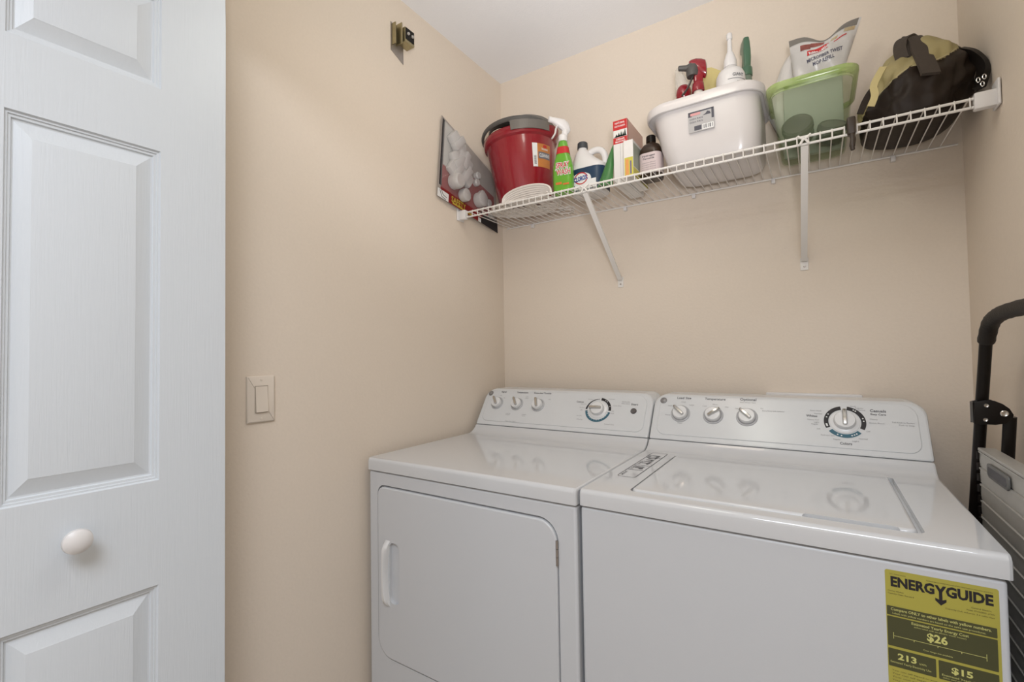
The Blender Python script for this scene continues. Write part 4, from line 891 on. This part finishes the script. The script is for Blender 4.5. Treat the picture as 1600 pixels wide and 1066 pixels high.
# mop refill bag
t = thing('mop_refill_bag', 'white and grey mop refill bag with open foil top, above the green bin', 'package', (1.185, -0.135, 2.0015))
def refill(s, u, side, c=0.0):
    # s across 0..1, u up 0..1; bag swells below and pinches into a header above
    xl = 1.128-0.010*u; xr = 1.250+0.042*u; x = xl+(xr-xl)*s
    sag = 0.045*math.exp(-((s-0.50)/0.22)**2)*u**2
    ztop = 0.130+0.004*s; z = 2.0025+ztop*u-sag+0.004*(1-u)*s*0
    bulge = (0.034*math.sin(PI*min(max(s, 0.0), 1))**0.5*math.sin(PI*min(0.12+u*0.88, 1))**0.8*(1-u*0.4))
    wr = 0.0028*math.sin(17*s+9*u)*(1-u)+0.003*math.sin(31*s*u+4)*math.sin(PI*s)*(1-abs(2*u-1))
    return Vector((x, -0.140+0.012*math.cos(2*PI*s)*u-side*(bulge+wr+0.0012+c), z))
def rgrid(bm, s0, s1, u0, u1, side, c, n=22, m_=18):
    g = [[bm.verts.new(refill(s0+(s1-s0)*i/n, u0+(u1-u0)*j/m_, side, c)) for j in range(m_+1)] for i in range(n+1)]
    for i in range(n):
        for j in range(m_): bm.faces.new((g[i][j], g[i+1][j], g[i+1][j+1], g[i][j+1]))
    return g
b = bmesh.new(); g1 = rgrid(b, 0, 1, 0, 1, 1, 0); g2 = rgrid(b, 0, 1, 0, 1, -1, 0)
n_, m_ = 22, 18
for i in range(n_):
    b.faces.new((g1[i][0], g2[i][0], g2[i+1][0], g1[i+1][0])); b.faces.new((g1[i][m_], g1[i+1][m_], g2[i+1][m_], g2[i][m_]))
for j in range(m_):
    b.faces.new((g1[0][j], g1[0][j+1], g2[0][j+1], g2[0][j])); b.faces.new((g1[n_][j], g2[n_][j], g2[n_][j+1], g1[n_][j+1]))
rb = finish('bag', b, mat('bag_pale_film', (0.62, 0.60, 0.58), 0.28, bump=0.5, bscale=45, var=0.12), t)
b = bmesh.new(); rgrid(b, 0.0, 0.97, 0.84, 1.0, 1, 0.0009, 22, 5); finish('grey_header', b, mat('header_grey', (0.19, 0.175, 0.155), 0.4), rb)
b = bmesh.new(); rgrid(b, 0.80, 0.955, 0.74, 0.83, 1, 0.0009, 8, 4); rgrid(b, 0.62, 0.72, 0.64, 0.72, 1, 0.0009, 8, 4); finish('foil_patch', b, mat('foil_gold', (0.72, 0.62, 0.42), 0.22, metal=0.8), rb)
b = bmesh.new()
def rw(off): return lambda x, z: refill(x, z, 1, off)
def rpoly(bm, pts, off): bm.faces.new([bm.verts.new(refill(x, z, 1, off)) for x, z in pts])
rgrid(b, 0.16, 0.32, 0.57, 0.74, 1, 0.0010, 6, 4); rgrid(b, 0.32, 0.52, 0.62, 0.76, 1, 0.0010, 6, 4)
finish('mop_photo', b, mat('mop_photo_red', (0.36, 0.10, 0.08), 0.4, var=0.6, bscale=60), rb)
def skewgrid(bm, s0, s1, f0, f1, off, n=10):
    for i in range(n):
        a, c2 = s0+(s1-s0)*i/n, s0+(s1-s0)*(i+1)/n
        bm.faces.new([bm.verts.new(refill(x, z, 1, off)) for x, z in ((a, f0(a)), (c2, f0(c2)), (c2, f1(c2)), (a, f1(a)))])
b = bmesh.new(); skewgrid(b, 0.27, 0.60, lambda x: 0.375+(x-0.27)*0.25, lambda x: 0.51+(x-0.27)*0.25, 0.0012); skewgrid(b, 0.68, 0.86, lambda x: 0.56+(x-0.68)*0.5, lambda x: 0.59+(x-0.68)*0.5, 0.0012); finish('red_badge', b, REDP, rb)
b = bmesh.new(); text(b, DUM, 'Rubbermaid', 0.44, 0.425, w=0.27, h=0.075, ang=0.25, bold=0.03, wrap=rw(0.0020)); finish('badge_lettering', b, WHITEP, rb)
b = bmesh.new(); text(b, DUM, 'MICROFIBER TWIST', 0.57, 0.275, w=0.60, h=0.075, ang=0.18, bold=0.02, wrap=rw(0.0016)); text(b, DUM, 'MOP REFILL', 0.57, 0.155, w=0.38, h=0.075, ang=0.18, bold=0.02, wrap=rw(0.0016)); finish('lettering', b, mat('print_slate2', (0.06, 0.06, 0.10), 0.5), rb)

# white crumpled bag behind
t = thing('plastic_bag', 'crumpled translucent white plastic bag hanging behind the mop refill', 'plastic bag', (1.095, -0.085, GZ))
b = bmesh.new(); rings = []
for (z, cx, hx, hy) in ((1.80, 1.118, 0.020, 0.012), (1.86, 1.112, 0.024, 0.016), (1.94, 1.090, 0.032, 0.024), (1.99, 1.095, 0.036, 0.026), (2.03, 1.110, 0.030, 0.025), (2.08, 1.122, 0.028, 0.022), (2.105, 1.130, 0.020, 0.015), (2.12, 1.135, 0.008, 0.006)):
    rings.append([Vector((cx+hx*math.cos(2*PI*k/20)*(1+0.16*math.sin(3*k+z*40)), -0.084+hy*math.sin(2*PI*k/20)*(1+0.16*math.cos(2*k-z*33)), z)) for k in range(20)])
loft(b, rings); finish('film', b, mat('bag_white_film', (0.80, 0.76, 0.72), 0.35, bump=0.8, bscale=50, trans=0.15), t)

# dark clip gripping the shelf lip
t = thing('plastic_clip', 'dark brown plastic clip gripping the shelf edge beside the bag', 'clip', (1.249, -0.31, 1.70))
b = bmesh.new(); box(b, 1.240, -0.318, ZS-0.028, 1.258, -0.296, ZS+0.016, 0.004, 3); finish('clip_jaw', b, mat('brown_black_plastic', (0.040, 0.028, 0.020), 0.4), t)
b = bmesh.new(); tube(b, spline([(1.249, -0.310, ZS-0.024), (1.251, -0.320, ZS-0.042), (1.249, -0.322, ZS-0.060), (1.250, -0.321, ZS-0.071)], 4), [0.006]*9+[0.005]*3+[0.003], 10); finish('clip_lever', b, MATS['brown_black_plastic'], t)

# ------------------------------------------------------------------ duffel bag
bag = thing('duffel_bag', 'black and khaki fabric duffel bag slumped at the right end of the shelf', 'bag', (1.395, -0.16, DZ))
def lerp_tab(tab, t):
    for (a, va), (b_, vb) in zip(tab[:-1], tab[1:]):
        if t <= b_: k = (t-a)/(b_-a); k = k*k*(3-2*k) if False else k; return va+(vb-va)*k
    return tab[-1][1]
XL = [(0, 1.300), (0.03, 1.278), (0.15, 1.270), (0.32, 1.276), (0.5, 1.294), (0.68, 1.318), (0.82, 1.334), (0.92, 1.350), (0.97, 1.366), (1, 1.385)]
XR = [(0, 1.455), (0.03, 1.468), (0.15, 1.480), (0.32, 1.500), (0.5, 1.505), (0.65, 1.505), (0.80, 1.500), (0.92, 1.488), (0.97, 1.470), (1, 1.430)]
YN = [(0, -0.270), (0.03, -0.288), (0.15, -0.296), (0.4, -0.290), (0.6, -0.270), (0.8, -0.236), (0.92, -0.210), (0.97, -0.195), (1, -0.175)]
YB = [(0, -0.050), (0.03, -0.035), (0.15, -0.030), (0.6, -0.040), (0.8, -0.070), (0.92, -0.100), (0.97, -0.120), (1, -0.145)]
BH = 0.232
def bagpt(a, t, off=0.0):
    xl, xr, yn, yb = (lerp_tab(T, t) for T in (XL, XR, YN, YB))
    cx, cy, hx, hy = (xl+xr)/2, (yn+yb)/2, (xr-xl)/2, (yb-yn)/2
    ca, sa = math.cos(a), math.sin(a); e = 0.78
    x = cx+(hx)*math.copysign(abs(ca)**e, ca); y = cy+hy*math.copysign(abs(sa)**e, sa)
    z = DZ+BH*t - 0.062*max(0, (x-1.415)/0.085)**1.15*t*t
    k = min(1, t*6)*min(1, (1-t)*5)
    fold = 0.0045*math.sin(5*a+11*t)+0.0035*math.sin(9*a-17*t+1.3)+0.003*math.sin(14*t+3*a)+0.002*math.sin(23*a+9*t)
    n = Vector((ca/hx, sa/hy, 0)).normalized()
    p = Vector((x, y, z))+n*(fold*k-0.004+off); p.z += 0.002*k*math.sin(7*a)
    p.x = min(p.x, RW-0.006); return p
NA, NT = 120, 60
def khaki(a, t):
    p = bagpt(a, t); x = p.x
    zb = lerp_tab([(1.20, 1.79), (1.282, 1.815), (1.300, 1.846), (1.325, 1.862), (1.345, 1.874), (1.370, 1.892), (1.41, 1.892), (1.430, 1.898), (1.462, 1.922), (1.475, 1.99), (1.6, 2.2)], x)
    if t > 0.93: return True
    return p.z > zb
VV = {(i, j): bagpt(2*PI*i/NA, j/NT) for i in range(NA) for j in range(NT+1)}
bms = [bmesh.new(), bmesh.new()]; maps = [{}, {}]
for i in range(NA):
    for j in range(NT):
        w_ = 1 if khaki(2*PI*(i+0.5)/NA, (j+0.5)/NT) else 0
        vs = []
        for q in ((i, j), ((i+1) % NA, j), ((i+1) % NA, j+1), (i, j+1)):
            if q not in maps[w_]: maps[w_][q] = bms[w_].verts.new(VV[q])
            vs.append(maps[w_][q])
        bms[w_].faces.new(vs)
for j, w_ in ((0, 0), (NT, 1)):
    for i in range(NA):
        if (i, j) not in maps[w_]: maps[w_][i, j] = bms[w_].verts.new(VV[i, j])
    bms[w_].faces.new([maps[w_][i, j] for i in range(NA)])
FAB = mat('black_nylon', (0.018, 0.011, 0.007), 0.5, bump=0.35, bscale=28, spec=0.3)
KHA = mat('khaki_nylon', (0.36, 0.30, 0.14), 0.6, bump=0.35, bscale=30, var=0.15)
WEB = mat('webbing_brown', (0.055, 0.042, 0.032), 0.8, bump=0.5, bscale=120)
finish('bag_body', bms[0], FAB, bag, sharp=60); finish('top_panel', bms[1], KHA, bag, sharp=60)
def strap(bm, pts, hw_, th, side=(1, 0, 0)):
    P = spline(pts, 6); side = Vector(side).normalized(); rings = []
    for i, p in enumerate(P):
        t_ = (P[min(i+1, len(P)-1)]-P[max(i-1, 0)]).normalized(); s = (side-t_*side.dot(t_)).normalized(); n = s.cross(t_)
        rings.append([p+s*hw_+n*th, p-s*hw_+n*th, p-s*hw_-n*th, p+s*hw_-n*th])
    loft(bm, rings)
b = bmesh.new(); strap(b, [(1.376, -0.140, 2.004), (1.386, -0.175, 2.014), (1.392, -0.212, 1.985), (1.394, -0.252, 1.934), (1.398, -0.280, 1.892), (1.402, -0.301, 1.852)], 0.018, 0.0035, (1, 0.25, -0.15)); finish('front_strap', b, WEB, bag)
b = bmesh.new(); strap(b, [(1.362, -0.232, 1.935), (1.358, -0.228, 1.965), (1.366, -0.205, 1.996), (1.385, -0.170, 2.016), (1.408, -0.135, 2.000), (1.414, -0.120, 1.985)], 0.013, 0.005, (1, -0.3, 0)); finish('carry_handle', b, WEB, bag)
b = bmesh.new(); strap(b, [(1.374, -0.236, 1.928), (1.369, -0.228, 1.962), (1.374, -0.205, 1.992), (1.384, -0.180, 2.011)], 0.012, 0.003, (1, 0, 0)); finish('carry_handle', b, WEB, bag)
b = bmesh.new()   # piping along the colour change
pts = []
for k in range(41):
    a = PI+0.35+(PI-0.75)*k/40
    ts = [j/80 for j in range(20, 78) if khaki(a, j/80)]
    if ts: pts.append(bagpt(a, ts[0], 0.001))
sm = [sum((pts[max(0, min(len(pts)-1, i+d))] for d in (-2, -1, 0, 1, 2)), Vector())/5 for i in range(len(pts))]
tube(b, sm, 0.0022, 6); finish('piping', b, mat('piping_tan', (0.42, 0.36, 0.20), 0.6), bag)
b = bmesh.new(); strap(b, [(1.318, -0.286, 1.905), (1.306, -0.300, 1.880), (1.296, -0.306, 1.855), (1.297, -0.310, 1.830), (1.289, -0.309, 1.806)], 0.0075, 0.0015, (1, 0, 0)); finish('loose_cord', b, mat('strap_tan', (0.50, 0.42, 0.20), 0.6), bag)
b = bmesh.new(); strap(b, [(1.300, -0.283, 1.862), (1.288, -0.296, 1.842), (1.277, -0.302, 1.820), (1.268, -0.303, 1.796)], 0.007, 0.003, (1, 0, 0)); finish('side_strap', b, FAB, bag)
b = bmesh.new(); strap(b, [(1.468, -0.225, 1.920), (1.484, -0.238, 1.902), (1.496, -0.246, 1.878), (1.500, -0.254, 1.855), (1.496, -0.262, 1.832), (1.488, -0.270, 1.806)], 0.010, 0.007, (0.6, -0.8, 0)); finish('shoulder_strap', b, BLACK, bag)
b = bmesh.new()
for (x, y, z) in ((1.494, -0.285, 1.822), (1.490, -0.287, 1.806), (1.483, -0.289, 1.816)):
    tube(b, [(x+0.003*math.cos(2*PI*i/12), y-0.001*i/12, z+0.0055*math.sin(2*PI*i/12)) for i in range(12)], 0.0011, 6, closed=True)
finish('buckle', b, CHROME, bag)

# ------------------------------------------------------------------ folded hand truck by the right wall
ct = thing('folding_hand_truck', 'folded black tube hand truck with ribbed aluminium deck, between washer and right wall', 'hand truck', (1.44, -0.45, 0))
def tx(z): return 1.411+0.036*z
def ty(z): return -0.156-0.188*z
b = bmesh.new()
path = [(tx(z), ty(z), z) for z in (0.012, 0.3, 0.6, 0.9, 1.1, 1.19)]
bend = spline([(1.4545, -0.380, 1.194), (1.4555, -0.392, 1.235), (1.456, -0.420, 1.262), (1.456, -0.465, 1.2765), (1.456, -0.53, 1.282), (1.456, -0.66, 1.283), (1.456, -0.74, 1.276), (1.456, -0.785, 1.25), (1.455, -0.800, 1.20), (1.448, -0.79, 1.0)], 5)
tube(b, path[:-1]+bend+[(1.437, -0.74, 0.7), (1.42, -0.66, 0.25), (1.412, -0.62, 0.012)], 0.0105, 12); finish('main_frame', b, BLACK, ct)
gp = spline([(1.4553, -0.389, 1.228), (1.456, -0.420, 1.263), (1.456, -0.465, 1.2765), (1.456, -0.53, 1.282), (1.456, -0.66, 1.283), (1.456, -0.74, 1.276)], 5)
b = bmesh.new(); tube(b, gp, [0.0135+0.0008*(i % 2) for i in range(len(gp))], 14); finish('grip', b, RUBBER, ct)
b = bmesh.new(); tube(b, [(1.4865, -0.385, 1.075), (1.478, -0.370, 0.90), (1.467, -0.33, 0.55), (1.455, -0.29, 0.03)], 0.0105, 12); finish('rear_leg', b, BLACK, ct)
b = bmesh.new(); PF = Frame((1.4310, -0.392, 1.058), (1, 0, 0), (0.04, 0, 1))
pp = [(0.0, 0.0), (0.032, 0.0), (0.048, 0.004), (0.056, 0.012), (0.058, 0.022), (0.052, 0.034), (0.042, 0.043), (0.030, 0.049), (0.018, 0.050), (0.0, 0.045)]
plate(b, [PF.p(x, y, 0.0) for x, y in pp], PF.n, 0.003, 0.001); plate(b, [PF.p(x, y, -0.026) for x, y in pp], PF.n, 0.003, 0.001); box(b, 1.4305, -0.418+0.026, 1.060, 1.4325, -0.370, 1.103)
pv = finish('pivot_bracket', b, BLACK, ct)
for (x, y, r) in ((0.0175, 0.039, 0.0045), (0.0165, 0.010, 0.0045), (0.044, 0.024, 0.0065)):
    b = bmesh.new(); lathe(b, [(r, 0), (r, 0.002), (r*0.75, 0.0035), (r*0.4, 0.0025), (0.0001, 0.0025)], 16); b.transform(Frame(PF.p(x, y, 0.003), PF.u, PF.v).M()); finish('bolt', b, CHROME, pv)
# ribbed deck: extruded aluminium planks, each a part
DKX = 1.432; y0, y1 = -0.412, -0.93; ztop = 1.013; ph = 0.0320
dk = bmesh.new(); box(dk, DKX+0.003, y1, ztop-0.62, DKX+0.020, y0, ztop-0.004); deck = finish('deck_core', dk, ALU, ct)
b = bmesh.new(); box(b, DKX-0.001, y1, ztop-0.006, DKX+0.026, y0, ztop, 0.0015); finish('top_channel', b, ALU, ct)
z = ztop-0.006
pb = bmesh.new(); ph = 0.033
prof = [(0.004, 0), (0.0, -0.0012), (0.0, -0.004), (0.0018, -0.0052), (0.0012, -ph*0.5), (0.0018, -ph+0.002), (0.004, -ph+0.001)]
loft(pb, [[Vector((DKX+px, yy, pz)) for px, pz in prof] for yy in (y0, y1)])
pl0 = finish('plank', pb, ALU, ct, world=False)
for k in range(18):
    o = pl0 if k == 0 else pl0.copy()
    if k: COL.objects.link(o)
    o.location = Vector((0, 0, z-ph*k-0.0)) - ct.location
b = bmesh.new(); HF2 = Frame((DKX-0.0012, -0.600, 0.966), (0, 1, 0), (0, 0, 1))
hp = [(-0.0, 0.0)]
HP = outline(0.120, 0.026, (0.012, 0.012, 0.006, 0.006), 6)
HFN = Frame((DKX-0.0005, -0.480, 0.969), (0, -1, 0), (0, 0, 1))
plate(b, [HFN.p(x, y, 0) for x, y in HP], HFN.n, 0.003, 0.0015); hg = finish('handle_insert', b, mat('insert_grey', (0.13, 0.13, 0.125), 0.5), ct)
b = bmesh.new(); plate(b, [HFN.p(0.008+x, 0.005+y, 0.003) for x, y in outline(0.104, 0.016, (0.006,)*4, 4)], HFN.n, 0.0004); finish('finger_slot', b, SEAM, hg)
b = bmesh.new()
for k in range(16): zz = ztop-0.01-k*0.022; tube(b, [(DKX+0.002, y0+0.004, zz), (DKX+0.002, y0+0.004, zz-0.014)], 0.005, 8)
finish('edge_hinge', b, BLACK, ct)

# ------------------------------------------------------------------ ceiling lamp of the closet (its light is above, at the top of the script)
lp = thing('ceiling_lamp', 'round white flush ceiling lamp over the laundry closet', 'ceiling lamp', (LAMP_POS[0], LAMP_POS[1], 2.37))
b = bmesh.new(); lathe(b, [(0.15, 0.04), (0.155, 0.065), (0.001, 0.065)], 32); finish('lamp_base', b, PLASW, lp, world=False)
